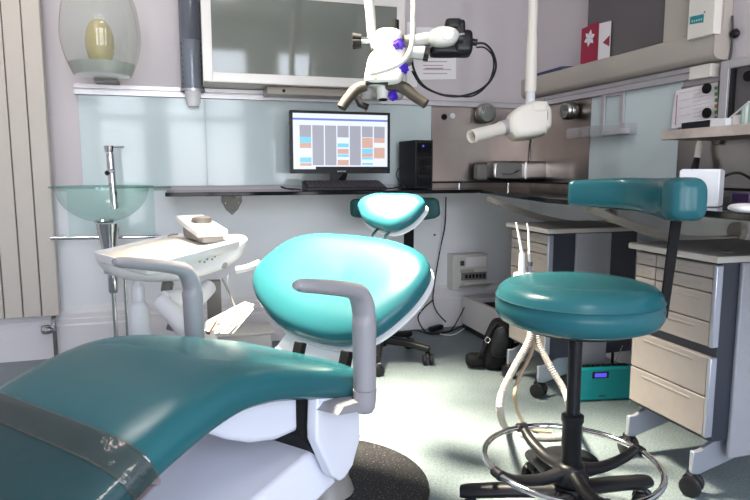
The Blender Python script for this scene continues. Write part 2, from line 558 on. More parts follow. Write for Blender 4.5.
# ------------------------------------------------------------------ worktops (black glass)
ZT = 0.802
mb = MB().prism([(-0.077, 2.85, ZT - 0.017), (1.418, 2.85, ZT - 0.017), (1.418, 3.238, ZT - 0.017), (-0.077, 3.238, ZT - 0.017)], (0, 0, 0.017))
tag(mb.build('worktop', 'blackg', smooth=False, bevel=0.002), 'long black glass worktop under the monitor on back wall', 'worktop', 'black glass worktops')
mb = MB().prism([(1.423, 2.85, ZT - 0.017), (1.22, 1.92, ZT - 0.017), (1.22, 0.55, ZT - 0.017), (1.948, 0.55, ZT - 0.017), (1.948, 3.238, ZT - 0.017), (1.423, 3.238, ZT - 0.017)], (0, 0, 0.017))
tag(mb.build('worktop', 'blackg', smooth=False, bevel=0.002), 'black glass worktop running along right wall above the drawer carts', 'worktop', 'black glass worktops')
sh = thing('raised_shelf', 'raised black glass shelf on steel posts behind stool backrest', 'shelf', (1.6, 3.15, ZT))
mb = MB().prism([(1.24, 3.02, 0.832), (1.74, 3.02, 0.832), (1.74, 1.0, 0.832), (1.948, 1.0, 0.832), (1.948, 3.237, 0.832), (1.24, 3.237, 0.832)], (0, 0, 0.009))
mb.build('shelf_board', 'blackg', sh, smooth=False)
for q in [(aty(459, 188, 3.04).x, 3.04), (aty(508, 188, 3.04).x, 3.04), (1.78, 2.1), (1.78, 1.2), (1.28, 3.2)]:
    MB().cyl((q[0], q[1], ZT), (q[0], q[1], 0.832), 0.006).build('post', 'chrome', sh)


def shield_bracket(px_, label):
    c = aty(px_, 205, 3.235); w = 0.05
    t = thing('shelf_bracket', label, 'bracket', (c.x, 3.249, 0.70), 0, 'worktop brackets')
    pts = [(-w, 0.783), (w, 0.783), (w, 0.74), (w * 0.6, 0.70), (0, 0.672), (-w * 0.6, 0.70), (-w, 0.74)]
    MB().prism([(c.x + a, 3.236, z) for a, z in pts], (0, 0.012, 0)).build('bracket_plate', 'dsteel', t, bevel=0.002)
    for a, z in [(-0.033, 0.765), (0.033, 0.765), (-0.033, 0.735), (0.033, 0.735), (0, 0.69)]:
        MB().lathe([(0.005, 0), (0.004, 0.003), (0.001, 0.004)], (c.x + a, 3.236, z), (0, -1, 0), 10).build('screw', 'chrome', t)
    MB().box((c.x - 0.006, 2.95, 0.77), (c.x + 0.006, 3.236, 0.784)).build('bracket_arm', 'dsteel', t)


shield_bracket(232, 'shield shaped steel bracket under the left end of worktop')


def arc_bracket(Y, zd, label):
    t = thing('shelf_bracket', label, 'bracket', (1.95, Y, zd), 0, 'curved brackets')
    n = 14
    rings = []
    for i in range(n + 1):
        u = i / n
        x = 1.30 + u * 0.63
        z = 0.780 - 0.120 * math.sin(min(1, u * 1.15) * PI * 0.5)
        th = 0.020 + 0.008 * math.sin(u * PI)
        rings.append([V((x, Y - 0.018, z)), V((x, Y + 0.018, z)), V((x, Y + 0.018, z - th)), V((x, Y - 0.018, z - th))])
    MB().rings(rings).build('bracket_arm', 'bracket', t)
    MB().lathe([(0.001, 0.03), (0.035, 0.03), (0.035, 0)], (1.958, Y, zd), (-1, 0, 0), 24).build('wall_disc', 'bracket', t, bevel=0.003)


arc_bracket(2.5, 0.680, 'curved steel bracket under worktop above the farther drawer cart')
arc_bracket(1.78, 0.675, 'curved steel bracket under worktop above the nearer drawer cart')

# ------------------------------------------------------------------ radiator
rd = thing('radiator', 'tall cream column radiator on back wall at far left', 'radiator', (-0.80, 3.16, 0.22))
xr = -0.575
for i in range(7):
    x1 = xr - i * 0.0765; x0 = x1 - 0.0725
    MB().box((x0, 3.14, 0.225), (x1, 3.185, 2.05)).build('radiator_column', 'rad', rd, bevel=0.004)
MB().box((xr - 0.48, 3.187, 0.235), (xr - 0.005, 3.215, 2.04)).build('back_header', 'mgrey', rd, bevel=0.004)
MB().box((xr - 0.4, 3.21, 1.9), (xr - 0.1, 3.249, 1.94)).build('wall_bracket', 'rad', rd)
MB().cyl((xr - 0.03, 3.165, 0.0), (xr - 0.03, 3.165, 0.236), 0.009).build('pipe', 'dsteel', rd)
mb = MB().lathe([(0.001, -0.03), (0.018, -0.024), (0.024, 0), (0.02, 0.02), (0.001, 0.03)], (xr - 0.055, 3.13, 0.165), (-0.8, -0.6, 0.1), 20)
mb.cyl((xr - 0.05, 3.14, 0.165), (xr - 0.03, 3.165, 0.165), 0.01)
mb.cyl((xr - 0.03, 3.165, 0.15), (xr - 0.03, 3.165, 0.21), 0.014)
mb.build('valve', 'chrome', rd)

# ------------------------------------------------------------------ glass vase ornament with egg
D0 = 3.03
c = aty(103, 76, D0)
vs = thing('glass_vase', 'large clear glass bubble vase mounted high on wall left', 'vase', (c.x, D0, c.z))
zb = c.z
prof = [(0.119, 0.0), (0.132, 0.03), (0.175 * .86, 0.08), (0.19 * .86, 0.15), (0.188 * .86, 0.22), (0.17 * .86, 0.31), (0.13 * .86, 0.38), (0.07, 0.44), (0.05, 0.48), (0.055, 0.52)]
pr_ = smooth_pts([(r, h, 0) for r, h in prof], 4)
mb = MB(); mb.lathe([(p.x, p.y) for p in pr_], (c.x, D0, zb), seg=56, cap=False)
mb.build('glass_body', 'vaseglass', vs, angle=80)
mb = MB().lathe([(0.0005, 0.0), (0.112, 0.0), (0.118, 0.006), (0.136, 0.050), (0.130, 0.050), (0.06, 0.040), (0.0005, 0.038)], (c.x, D0, zb), seg=56)
mb.build('glass_base', M['mgrey'] if False else mat('grey_cast_glass', (0.46, 0.48, 0.45), 0.15), vs)
MB().box((c.x - 0.05, D0 + 0.10, zb - 0.012), (c.x + 0.05, 3.249, zb)).build('wall_bracket', 'dsteel', vs)
mb = MB(); n = 18
mb.lathe([(max(0.0005, 0.061 * math.sin(PI * i / n) ** 0.85 * (1.04 - 0.16 * i / n)), 0.098 * (1 - math.cos(PI * i / n))) for i in range(1, n)], (aty(101, 64, D0).x, D0, zb + 0.046), seg=36)
tag(mb.build('egg_ornament', 'egg'), 'yellow egg shaped ornament inside the glass vase', 'ornament')

# ------------------------------------------------------------------ cup dispenser
a = aty(193, 92, 3.17)
dp = thing('cup_dispenser', 'smoky grey tube cup dispenser on wall beside the cabinet', 'dispenser', (a.x, 3.17, a.z))
MB().tube([(a.x, 3.17, a.z), (a.x, 3.17, a.z + 0.62)], 0.053, 28, cap=False).build('tube', 'tubeglass', dp)
mb = MB().tube([(a.x, 3.17, a.z + 0.0), (a.x, 3.17, a.z + 0.012)], 0.057, 28, cap=False)
mb.build('collar', 'alu', dp)
mb = MB().tube([(a.x, 3.17, a.z + 0.55), (a.x, 3.17, a.z + 0.565)], 0.057, 28, cap=False)
mb.build('collar', 'alu', dp)
MB().box((a.x + 0.035, 3.20, a.z + 0.03), (a.x + 0.062, 3.249, a.z + 0.60)).build('wall_bracket', 'mgrey', dp, bevel=0.002)
for k in range(9):
    z = a.z - 0.068 + k * 0.026
    mb = MB().lathe([(0.0005, 0.0), (0.026, 0.0), (0.044, 0.095), (0.0465, 0.095), (0.0465, 0.098), (0.043, 0.098), (0.025, 0.004), (0.0005, 0.004)], (a.x, 3.17, z), seg=28)
    o = mb.build('paper_cup', 'white')
    tag(o, 'white disposable cup sticking out below the smoky tube dispenser' if k == 0 else 'white disposable cup stacked inside the smoky tube dispenser', 'cup', 'cups in the dispenser')

# ------------------------------------------------------------------ wall cabinet
x0 = aty(203, 70, 2.95).x; x1 = aty(405, 70, 2.95).x; z0 = aty(204, 81, 2.95).z; z1 = aty(385, -3, 2.95).z
cb = thing('wall_cabinet', 'wall cabinet with grey satin glass door above the monitor', 'cabinet', ((x0 + x1) / 2, 3.25, z0))
mb = MB(); t = 0.018
mb.box((x0 + .004, 2.975, z0 + .004), (x1 - .004, 3.249, z0 + t)); mb.box((x0 + .004, 2.975, z1 - t), (x1 - .004, 3.249, z1))
mb.box((x0 + .004, 2.975, z0 + t), (x0 + t, 3.249, z1 - t)); mb.box((x1 - t, 2.975, z0 + t), (x1 - .004, 3.249, z1 - t)); mb.box((x0 + t, 3.235, z0 + t), (x1 - t, 3.249, z1 - t))
mb.build('carcass', 'beige', cb, smooth=False)
fr = 0.042
dr = MB().box((x0 + fr, 2.953, z0 + fr), (x1 - fr, 2.958, z1 - fr)).build('door_glass', 'cabglass', cb, smooth=False)
mb = MB()
mb.box((x0, 2.95, z0), (x0 + fr, 2.972, z1)); mb.box((x1 - fr, 2.95, z0), (x1, 2.972, z1))
mb.box((x0 + fr, 2.95, z0), (x1 - fr, 2.972, z0 + fr)); mb.box((x0 + fr, 2.95, z1 - fr), (x1 - fr, 2.972, z1))
mb.build('door_frame', 'aluw', cb, smooth=False, bevel=0.002)
# light strip under it
lx0 = aty(266, 90, 3.1).x; lx1 = aty(425, 90, 3.1).x; lz = aty(300, 96, 3.1).z
ls = thing('under_cabinet_light', 'slim grey light fitting under the glass wall cabinet', 'light', ((lx0 + lx1) / 2, 3.15, lz))
MB().box((lx0, 3.06, lz), (x1 - 0.03, 3.2, z0 + 0.003)).build('housing', 'beige', ls, bevel=0.004)
MB().lathe([(0.001, 0.003), (0.008, 0.003), (0.008, 0)], (lx0 + 0.08, 3.059, (lz + z0) / 2), (0, -1, 0), 14).build('screw', 'black', ls)
# ------------------------------------------------------------------ notices
def paper(name, pts, m, label, cat, d=(0, -0.001, 0), lines=None, group=None):
    t = thing(name, label, cat, pts[0], 0, group)
    MB().prism(pts, d).build('sheet', m, t, smooth=False)
    return t


P = lambda x, y: aty(x, y, 3.2485)
nt_ = paper('wall_notice', [P(412, 80), P(456, 79), P(456, 28), P(412, 27)], 'paper', 'printed white notice on wall behind the microscope cables', 'notice')
mb = MB()
for k in range(5):
    y = 57 + k * 4
    q = [P(423, y), P(451 - (k % 3) * 4, y), P(451 - (k % 3) * 4, y + 1.1), P(423, y + 1.1)]
    mb.prism([p + V((0, -0.0016, 0)) for p in q], (0, -0.0004, 0))
mb.build('printed_text', 'ink', nt_, smooth=False)
q = [P(425, 68), P(443, 68), P(443, 68.8), P(425, 68.8)]
MB().prism([p + V((0, -0.0020, 0)) for p in q], (0, -0.0004, 0)).build('red_line', 'redink', nt_, smooth=False)
paper('wall_notice', [P(407, 87), P(417, 87), P(416, 22), P(407, 22)], 'paper', 'narrow blank white sheet on wall beside the cabinet', 'notice')

# ------------------------------------------------------------------ basin, tap, rail
Y0 = 2.985
bc = aty(102.5, 189, Y0)
bs = thing('glass_basin', 'round clear glass wash basin on chrome stand', 'basin', (bc.x, Y0, 0))
R = 0.192; zr = 0.822
prof = []
for i in range(15):
    u = i / 14
    r = 0.035 + (R - 0.035) * math.sin(u * PI / 2)
    prof.append((r, zr - 0.148 + 0.148 * (1 - math.cos(u * PI / 2)) ** 0.85))
outer = prof; inner = [(max(r - 0.006, 0.02), z + 0.006) for r, z in prof]
mb = MB(); mb.lathe([(r, z) for r, z in outer], (bc.x, Y0, 0), seg=64, cap=False)
mb.build('bowl', 'bowlglass', bs, angle=80)
mb = MB(); mb.lathe([(R - 0.002, zr), (R + 0.022, zr + 0.001), (R + 0.022, zr + 0.008), (R - 0.006, zr + 0.007), (R - 0.002, zr)], (bc.x, Y0, 0), seg=64, cap=False)
mb.build('rim', 'rimglass', bs)
mb = MB(); mb.lathe([(0.0005, 0.668), (0.04, 0.668), (0.043, 0.676), (0.038, 0.683), (0.0005, 0.681)], (bc.x, Y0, 0)).build('waste_fitting', 'chrome', bs)
MB().lathe([(0.0005, 0.44), (0.030, 0.44), (0.034, 0.56), (0.052, 0.665), (0.0005, 0.665)], (bc.x + 0.015, Y0, 0)).build('pedestal', 'chrome', bs)
sx = aty(114, 300, Y0).x
MB().lathe([(0.0005, 0.35), (0.018, 0.35), (0.022, 0.36), (0.022, 0.435), (0.0005, 0.435)], (sx, Y0 + 0.0, 0)).build('bottle_trap', 'chrome', bs)
MB().cyl((sx, Y0, 0.001), (sx, Y0, 0.35), 0.010).build('drain_pipe', 'chrome', bs)
sx2 = aty(126, 300, Y0 + 0.05).x
MB().tube([(sx2, Y0 + 0.05, 0.001), (sx2, Y0 + 0.05, 0.42), (bc.x + 0.02, Y0 + 0.02, 0.5)], 0.008).build('supply_pipe', 'chrome', bs)
MB().cyl((bc.x + 0.02, Y0 + 0.03, 0.645), (bc.x + 0.02, 3.241, 0.645), 0.015).build('wall_arm', 'chrome', bs)
# tap
tx = aty(113, 180, 3.05)
tp = thing('basin_tap', 'tall chrome mixer tap standing behind glass basin', 'tap', (tx.x, 3.05, 0.69))
bx = tx.x + 0.0
tzt = aty(112, 153, 3.05).z
bw = 3.05
MB().cyl((bx, Y0 + 0.075, 0.725), (bx - 0.008, Y0 + 0.075, tzt), 0.017).build('tap_body', 'chrome', tp)
MB().lathe([(0.0005, 0), (0.018, 0), (0.024, 0.03), (0.0005, 0.033)], (bx - 0.010, Y0 + 0.075, tzt + 0.002)).build('mixer_cap', 'chrome', tp)
MB().tube([(bx, Y0 + 0.075, tzt + 0.027), (bx + 0.055, Y0 + 0.055, tzt + 0.027)], 0.005, 10).build('lever', 'chrome', tp)
sz = aty(109, 173, 2.95).z
mb = MB().tube([(bx - 0.005, Y0 + 0.07, sz + 0.01), (bx - 0.012, Y0 - 0.03, sz)], 0.012, 16)
mb.build('spout', 'chrome', tp)
MB().cyl((bx - 0.012, Y0 - 0.031, sz), (bx - 0.0123, Y0 - 0.0335, sz), 0.009).build('spout_outlet', 'black', tp)
# towel rail
ra = aty(51, 238.5, 3.09); rb = aty(161, 236.5, 3.09)
tr_ = thing('towel_rail', 'thin horizontal chrome towel rail below the glass basin', 'rail', ((ra.x + rb.x) / 2, 3.12, ra.z))
MB().tube([ra, rb], 0.0085, 14).build('bar', 'chrome', tr_)
for q in (0.05, 0.95):
    p = ra.lerp(rb, q)
    MB().cyl(p, (p.x, 3.241, p.z), 0.006).build('mount', 'chrome', tr_)
# glass ledge right of basin
la = aty(136, 190, 3.15); lb = aty(171, 190, 3.15)
tag(MB().box((la.x, 3.12, 0.815), (lb.x, 3.239, 0.821)).build('glass_ledge', 'rimglass', smooth=False), 'short green glass ledge on wall between basin and worktop', 'ledge')

# ------------------------------------------------------------------ monitor
Ym = 3.0
tl = aty(289.5, 110, Ym); br = aty(390, 172, Ym); bl = aty(290, 173.5, Ym)
W_ = br.x - tl.x; H_ = tl.z - bl.z
mo = thing('computer_monitor', 'black computer monitor showing an appointment calendar on worktop', 'monitor', ((tl.x + br.x) / 2, Ym, ZT))
X0 = frame_xf((tl.x + W_ / 2, Ym, bl.z + H_ / 2), (1, 0.02, 0), (-0.02, 1, 0), (0, 0, 1))
mb = MB(X0).box((-W_ / 2, 0.0, -H_ / 2), (W_ / 2, 0.03, H_ / 2))
mb.build('casing', 'black', mo, bevel=0.004)
mb = MB(X0); b_ = 0.013
mb.box((-W_ / 2, -0.004, -H_ / 2), (-W_ / 2 + b_, 0, H_ / 2)); mb.box((W_ / 2 - b_, -0.004, -H_ / 2), (W_ / 2, 0, H_ / 2))
mb.box((-W_ / 2 + b_, -0.004, H_ / 2 - b_), (W_ / 2 - b_, 0, H_ / 2)); mb.box((-W_ / 2 + b_, -0.004, -H_ / 2), (W_ / 2 - b_, 0, -H_ / 2 + 0.021))
mb.build('bezel', 'black', mo, smooth=False)
sx0, sx1, sz0, sz1 = -W_ / 2 + b_, W_ / 2 - b_, -H_ / 2 + 0.021, H_ / 2 - b_
scn = MB(X0).box((sx0, -0.0008, sz0), (sx1, 0.0, sz1)).build('screen', 'scr_white', mo, smooth=False)
SW, SH = sx1 - sx0, sz1 - sz0


def scr(u0, v0, u1, v1, m, lift=0.0012, nm='screen_block'):
    return (sx0 + u0 * SW, -lift, sz1 - v0 * SH), (sx0 + u1 * SW, -lift + 0.0003, sz1 - v1 * SH)


def blocks(nm, lst, m, lift):
    for u0, v0, u1, v1 in lst:
        p, q = scr(u0, v0, u1, v1, m, lift)
        MB(X0).box(p, q).build(nm, m, scn, smooth=False)


blocks('title_bar', [(0.0, 0.085, 1.0, 0.12)], 'scr_blue', 0.0012)
cw = 0.118
cols = [0.068 + i * 0.1305 for i in range(7)]
gr = []
for i, c0 in enumerate(cols):
    if i in (1, 2, 4): gr.append((c0, 0.21, c0 + cw, 0.93))
    else: gr.append((c0, 0.21, c0 + cw, 0.42 if i != 5 else 0.41))
blocks('grey_block', gr, 'scr_grey', 0.0012)
cy = [(0, .42, .53), (0, .79, .88), (3, .53, .60), (3, .73, .775), (5, .62, .71), (5, .78, .82), (5, .885, .92)]
og = [(0, .53, .62), (0, .89, .94), (3, .63, .72), (3, .83, .93), (5, .42, .61), (5, .71, .775), (6, .42, .51), (6, .60, .80)]
blocks('cyan_entry', [(cols[i], a_, cols[i] + cw, b2) for i, a_, b2 in cy], 'scr_cyan', 0.0012)
blocks('orange_entry', [(cols[i], a_, cols[i] + cw, b2) for i, a_, b2 in og], 'scr_orange', 0.0012)
blocks('task_bar', [(0.23, 0.955, 1.0, 1.0)], 'black', 0.0012)


def text_mesh(s, size, xf, m, parent, name='lettering'):
    cu = bpy.data.curves.new('t', 'FONT'); cu.body = s; cu.size = size; cu.align_x = 'CENTER'; cu.align_y = 'CENTER'; cu.extrude = 0.0003
    to = bpy.data.objects.new('t', cu); COL.objects.link(to)
    bpy.context.view_layer.update()
    me = bpy.data.meshes.new_from_object(to.evaluated_get(bpy.context.evaluated_depsgraph_get()))
    mb = MB(xf).add([v.co for v in me.vertices], [tuple(p.vertices) for p in me.polygons])
    bpy.data.objects.remove(to)
    return mb.build(name, m, parent, smooth=False)


TX = frame_xf(X0 @ V((0, -0.0045, -H_ / 2 + 0.010)), (1, 0.02, 0), (0, 0, 1), (0.02, -1, 0))
text_mesh('SAMSUNG', 0.010, TX, 'white', mo)
MB(X0).lathe([(0.002, 0), (0.0015, 0.001)], (W_ / 2 - 0.02, -0.004, -H_ / 2 + 0.009), (0, -1, 0), 8).build('power_light', 'bluelcd', mo)
mx_ = tl.x + W_ / 2
MB().prism([(mx_ - 0.045, Ym + 0.02, bl.z + 0.03), (mx_ + 0.045, Ym + 0.02, bl.z + 0.03), (mx_ + 0.02, Ym + 0.035, ZT + 0.01), (mx_ - 0.055, Ym + 0.02, ZT + 0.01)], (0, 0.02, 0)).build('stand_neck', 'black', mo)
MB().lathe([(0.0005, 0), (0.085, 0), (0.085, 0.005), (0.075, 0.010), (0.0005, 0.012)], (mx_, Ym + 0.082, ZT + 0.0005)).build('stand_foot', 'black', mo)

# keyboard
ka = aty(306, 189, 2.88); kb = aty(386, 189, 2.88)
kx = (ka.x + kb.x) / 2; kw = (kb.x - ka.x) / 2
kbd = thing('keyboard', 'black computer keyboard on worktop in front of monitor', 'keyboard', (kx, 2.93, ZT))
MB().prism([(kx - kw, 2.865, ZT + 0.001), (kx - kw, 2.99, ZT + 0.001), (kx - kw, 2.99, ZT + 0.046), (kx - kw, 2.865, ZT + 0.016)], (2 * kw, 0, 0)).build('keyboard_body', 'black', kbd, bevel=0.003)
rowz = lambda y: ZT + 0.016 + (y - 2.865) / 0.125 * 0.030
for r in range(5):
    y = 2.875 + r * 0.022
    mb = MB()
    for k in range(18):
        xk = kx - kw + 0.012 + k * (2 * kw - 0.024) / 18
        mb.prism([(xk, y, rowz(y)), (xk + 0.016, y, rowz(y)), (xk + 0.016, y + 0.017, rowz(y + 0.017)), (xk, y + 0.017, rowz(y + 0.017))], (0, 0, 0.005))
    mb.build('key_row', 'keys', kbd, smooth=False)

# small tower
ta = aty(408, 188, 3.0); tb = aty(435, 188, 3.0); tt = aty(415, 140, 3.0).z
tw = thing('computer_tower', 'small black computer tower beside monitor on worktop', 'computer', ((ta.x + tb.x) / 2, 3.05, ZT))
XT = frame_xf((ta.x + 0.06, 3.08, ZT), (1, 0.12, 0), (-0.12, 1, 0), (0, 0, 1))
MB(XT).box((-0.038, -0.09, 0.001), (0.065, 0.10, tt - ZT)).build('tower_case', 'black', tw, bevel=0.004)
MB(XT).box((-0.028, -0.094, 0.015), (0.053, -0.09, tt - ZT - 0.015)).build('front_panel', 'blackg', tw, bevel=0.002)
for k in range(4):
    MB(XT).box((-0.018, -0.097, 0.03 + k * 0.045), (0.04, -0.094, 0.055 + k * 0.045)).build('vent_slot', 'blackm', tw, bevel=0.002)
MB(XT).lathe([(0.006, 0), (0.005, 0.003)], (0.005, -0.094, tt - ZT - 0.03), (0, -1, 0), 12).build('power_button', 'bluelcd', tw)


def cable(pts, r, m, label, sm=8, group='loose cables', name='cable'):
    o = MB().tube([V(p) for p in pts], r, 8, sm=sm).build(name, m)
    return tag(o, label, 'cable', group)


rr = random.Random(3)
cable([(0.50, 2.93, ZT + 0.006), (0.47, 2.90, ZT + 0.010), (0.44, 2.93, ZT + 0.02), (0.46, 2.97, ZT + 0.012), (0.51, 2.96, ZT + 0.008), (0.53, 2.92, ZT + 0.006)], 0.003, 'black', 'coiled black cable lying left of the keyboard on worktop')
cable([(kx + kw + 0.01, 2.95, ZT + 0.008), (kx + kw + 0.05, 2.93, ZT + 0.008), (kx + kw + 0.08, 2.96, ZT + 0.012), (kx + kw + 0.12, 2.94, ZT + 0.008), (kx + kw + 0.13, 3.0, ZT + 0.02)], 0.0035, 'black', 'black cables tangled between keyboard and tower')
ca = V((aty(405, 150, 3.2).x, 3.2, ZT + 0.14))
cable([ta + V((0.04, 0.12, 0.12)), ta + V((0.0, 0.14, 0.10)), ta + V((-0.015, 0.14, 0.06)), ta + V((0.02, 0.13, 0.01))], 0.002, 'black', 'thin black cable looping beside the computer tower')

# ------------------------------------------------------------------ magnets & pots on steel
def magnet(p, d, r, m, label):
    o = MB().lathe([(0.001, 0), (r, 0), (r, 0.008), (r * 0.85, 0.011), (0.001, 0.011)], p, d, 20).build('magnet', m)
    return tag(o, label, 'magnet', 'wall magnets')


magnet(V((aty(444, 117, 3.242).x, 3.242, aty(444, 117, 3.242).z)), (0, -1, 0), 0.016, 'blackm', 'round black magnet on steel panel beside a white magnet')
magnet(V((aty(452, 116, 3.242).x, 3.242, aty(452, 116, 3.242).z)), (0, -1, 0), 0.016, 'white', 'round white magnet on steel panel above the black tower')


def pot(p, d, r, label):
    t = thing('magnetic_pot', label, 'pot', p, 0, 'round steel pots on the wall')
    MB().lathe([(r * 0.55, 0), (r * 0.9, 0.012), (r, 0.03), (r, 0.045), (r * 0.96, 0.048), (r, 0.051), (r * 0.98, 0.062), (r * 0.8, 0.072), (0.001, 0.072)], p, d, 32).build('pot_body', 'steel2', t)
    MB().lathe([(r * 0.82, 0.072), (r * 0.7, 0.078), (0.001, 0.082)], p, d, 32).build('lid', 'glass', t)


pot(V((aty(482, 114, 3.242).x, 3.242, aty(482, 114, 3.242).z)), (0, -1, 0), 0.056, 'round steel pot with clear lid left of x-ray head')
pot(atx(576, 111, 1.951), (-1, 0, 0), 0.047, 'round steel pot on panel right of x-ray head')

# steel casket on raised shelf
ga = aty(493, 179, 3.08); gb = aty(553, 179, 3.08); gt = aty(520, 161, 3.08).z
sbx = thing('steel_casket', 'rounded silver metal casket standing on the raised glass shelf', 'box', ((ga.x + gb.x) / 2, 3.12, 0.841))
cx = (ga.x + gb.x) / 2; hw = (gb.x - ga.x) / 2; ht = (gt - 0.842) / 2
mb = MB(); rbox(mb, (cx, 3.13, 0.842 + ht), (hw, 0.055, ht), e=0.3); mb.build('casket_body', 'steel2', sbx)
mb = MB(); rbox(mb, (cx - hw * 0.5, 3.074, 0.842 + ht), (hw * 0.42, 0.006, ht * 0.8), e=0.35); mb.build('dark_lid_plate', M['mgrey'], sbx)
MB().tube([(cx - hw * 0.75, 3.064, 0.842 + ht * 0.7), (cx - hw * 0.45, 3.060, 0.842 + ht * 0.75), (cx - hw * 0.2, 3.062, 0.842 + ht * 1.1)], 0.005, 8, sm=4).build('latch', 'chrome', sbx)
MB().box((cx + hw * 0.02, 3.07, 0.85), (cx + hw * 0.06, 3.078, 0.842 + ht * 1.9)).build('seam_band', 'chrome', sbx)
mb = MB(); rbox(mb, (cx + hw + 0.05, 3.16, 0.842 + ht * 0.8), (0.042, 0.03, ht * 0.8), e=0.4)
tag(mb.build('black_case', 'blackm'), 'small black case right of the silver casket', 'case')
mb = MB(); rbox(mb, (cx - hw - 0.02, 3.19, 0.842 + ht * 0.85), (0.035, 0.03, ht * 0.85), e=0.4)
tag(mb.build('black_case', 'mgrey'), 'small dark case left behind the silver casket', 'case')

# ------------------------------------------------------------------ x-ray head
Dx = 2.78
xh = thing('xray_unit', 'white dental x-ray head with cone hanging from ceiling arm', 'x-ray machine', atd(531, 90, Dx).xy.to_3d() + V((0, 0, ZC)))
A = atd(530, 108, Dx); B = atd(532, 0, Dx)
top = V((B.x, B.y, ZC - 0.03))
Ax = V((A.x, A.y, A.z))
MB().tube([(Ax.x, Ax.y, atd(530, 92, Dx).z), (Ax.x, Ax.y, atd(530, 45, Dx).z), (Ax.x, Ax.y, atd(530, 35, Dx).z), (Ax.x, Ax.y, ZC - 0.02)], [0.026, 0.024, 0.021, 0.020], 24).build('ceiling_arm', 'cream', xh)
MB().cyl((Ax.x, Ax.y, A.z - 0.02), (Ax.x, Ax.y, atd(530, 92, Dx).z), 0.021).build('swivel_joint', 'frost', xh)
MB().lathe([(0.09, 0), (0.08, 0.03), (0.02, 0.05)], (Ax.x, Ax.y, ZC - 0.001), (0, 0, -1)).build('ceiling_plate', 'cream', xh)
fw2 = FW
hd = [(508, 116), (516, 109), (527, 105), (541, 103), (546, 107), (549, 112), (549, 128), (545, 132), (542, 136), (520, 140), (511, 138), (506, 128)]
ctr = atd(528, 122, Dx)
K = Dx / F_PX
XH = frame_xf(ctr, RT, UP, -FW)
o2 = [((x - 528) * K, (122 - y) * K) for x, y in hd]
mb = MB()
pad(mb, o2, 0.14, XH, e1=0.3, e2=0.5)
mb.build('tube_head', 'cream', xh)
# seam
sm_ = [((x - 528) * K * 1.012, (122 - y) * K * 1.012) for x, y in [(541, 101), (543, 112), (543, 126), (541, 137.5)]]
MB(XH).tube([(x, y, 0.074 - abs(i - 1.5) * 0.018) for i, (x, y) in enumerate(sm_)], 0.0022, 8, sm=6).build('seam', 'mgrey', xh)
rbx = MB(XH)
rbox(rbx, ((536 - 528) * K, (110 - 122) * -K, 0.0), (0.045, 0.03, 0.075), e=0.5)
rbx.build('head_cap', 'cream', xh)
c0 = atd(503, 128, Dx - 0.03); c1 = atd(471, 136.5, Dx - 0.12)
ax_ = (c1 - c0).normalized()
MB().lathe([(0.033, -0.03), (0.033, 0.006), (0.031, 0.012), (0.027, 0.012)], c0, ax_, 32).build('collimator_ring', 'alu', xh)
L = (c1 - c0).length
MB().lathe([(0.031, 0.012), (0.030, 0.02), (0.0265, 0.035), (0.0285, L), (0.0265, L), (0.0245, 0.045), (0.02, 0.04)], c0, ax_, 32, cap=False).build('cone', 'cream', xh)
cable([atd(531, 137, Dx + .06), atd(529, 150, Dx + .12), V((aty(528, 165, 3.22).x, 3.22, aty(528, 165, 3.22).z)), V((aty(528, 170, 3.22).x, 3.225, 0.86))], 0.003, 'black', 'thin black cable hanging from x-ray head down the steel panel', group='wall cables')

# ------------------------------------------------------------------ operating microscope
Dm = 2.15
Km = Dm / F_PX
ms = thing('operating_microscope', 'white ceiling mounted operating microscope with purple knobs above chair', 'microscope', V((atd(375, 0, Dm).x, atd(375, 0, Dm).y, ZC)))
XM = frame_xf(atd(385, 60, Dm), RT, UP, -FW)


def pm(x, y, d=0.0):   # photo-plane offsets turned into metres, d towards the camera
    return V(((x - 385) * Km, (60 - y) * Km, d))


def PMt(pts, r, m, nm, seg=14, sm=0, parent=ms, flat=1.0):
    return MB(XM).tube([pm(*p) for p in pts], r, seg, sm=sm, flat=flat).build(nm, m, parent)


zc = atd(373, 46, Dm)
topa = atd(369, 0, Dm)
mb = MB().tube([atd(375, 48, Dm), atd(372, 35, Dm), atd(370.5, 15, Dm), topa + V((0, 0, 0.05)), V((topa.x + 0.02, topa.y, 1.75)), V((topa.x + 0.10, topa.y, 2.1)), V((topa.x + 0.10, topa.y, ZC - 0.02))], [0.014, 0.016, 0.017, 0.018, 0.02, 0.024, 0.026], 18, sm=5)
mb.build('suspension_arm', 'scope', ms)
MB().lathe([(0.09, 0), (0.085, 0.03), (0.03, 0.05)], (topa.x + 0.10, topa.y, ZC - 0.001), (0, 0, -1)).build('ceiling_plate', 'scope', ms)
mb = MB(XM); rbox(mb, pm(388, 45), (0.050, 0.052, 0.05), e=0.6); mb.build('upper_housing', 'scope', ms)
mb = MB(XM)
q = [(372, 56), (392, 50), (404, 52), (405, 70), (400, 86), (386, 88), (366, 87), (366, 72)]
pad(mb, [((x - 385) * Km, (60 - y) * Km) for x, y in q], 0.12, Matrix.Identity(4), e1=0.2, e2=0.35)
mb.build('main_body', 'scope', ms)
MB(XM).tube([pm(373, 54.5), pm(402, 54.5)], 0.0035, 8).build('body_seam', 'mgrey', ms)
PMt([(358, 40.5), (376, 41)], 0.012, 'chrome', 'tilt_shaft')
mb = MB(XM)
for k in range(6):
    a_ = 2 * PI * k / 6
    mb.tube([pm(352.5, 41) + V((0, math.cos(a_) * 0.017, math.sin(a_) * 0.017)), pm(361, 41) + V((0, math.cos(a_) * 0.012, math.sin(a_) * 0.012))], 0.012, 10)
mb.tube([pm(354, 41), pm(361, 41)], 0.02, 16)
mb.build('tilt_knob', 'blackm', ms)
PMt([(395.5, 36), (395.5, 28)], 0.009, 'chrome', 'top_shaft')
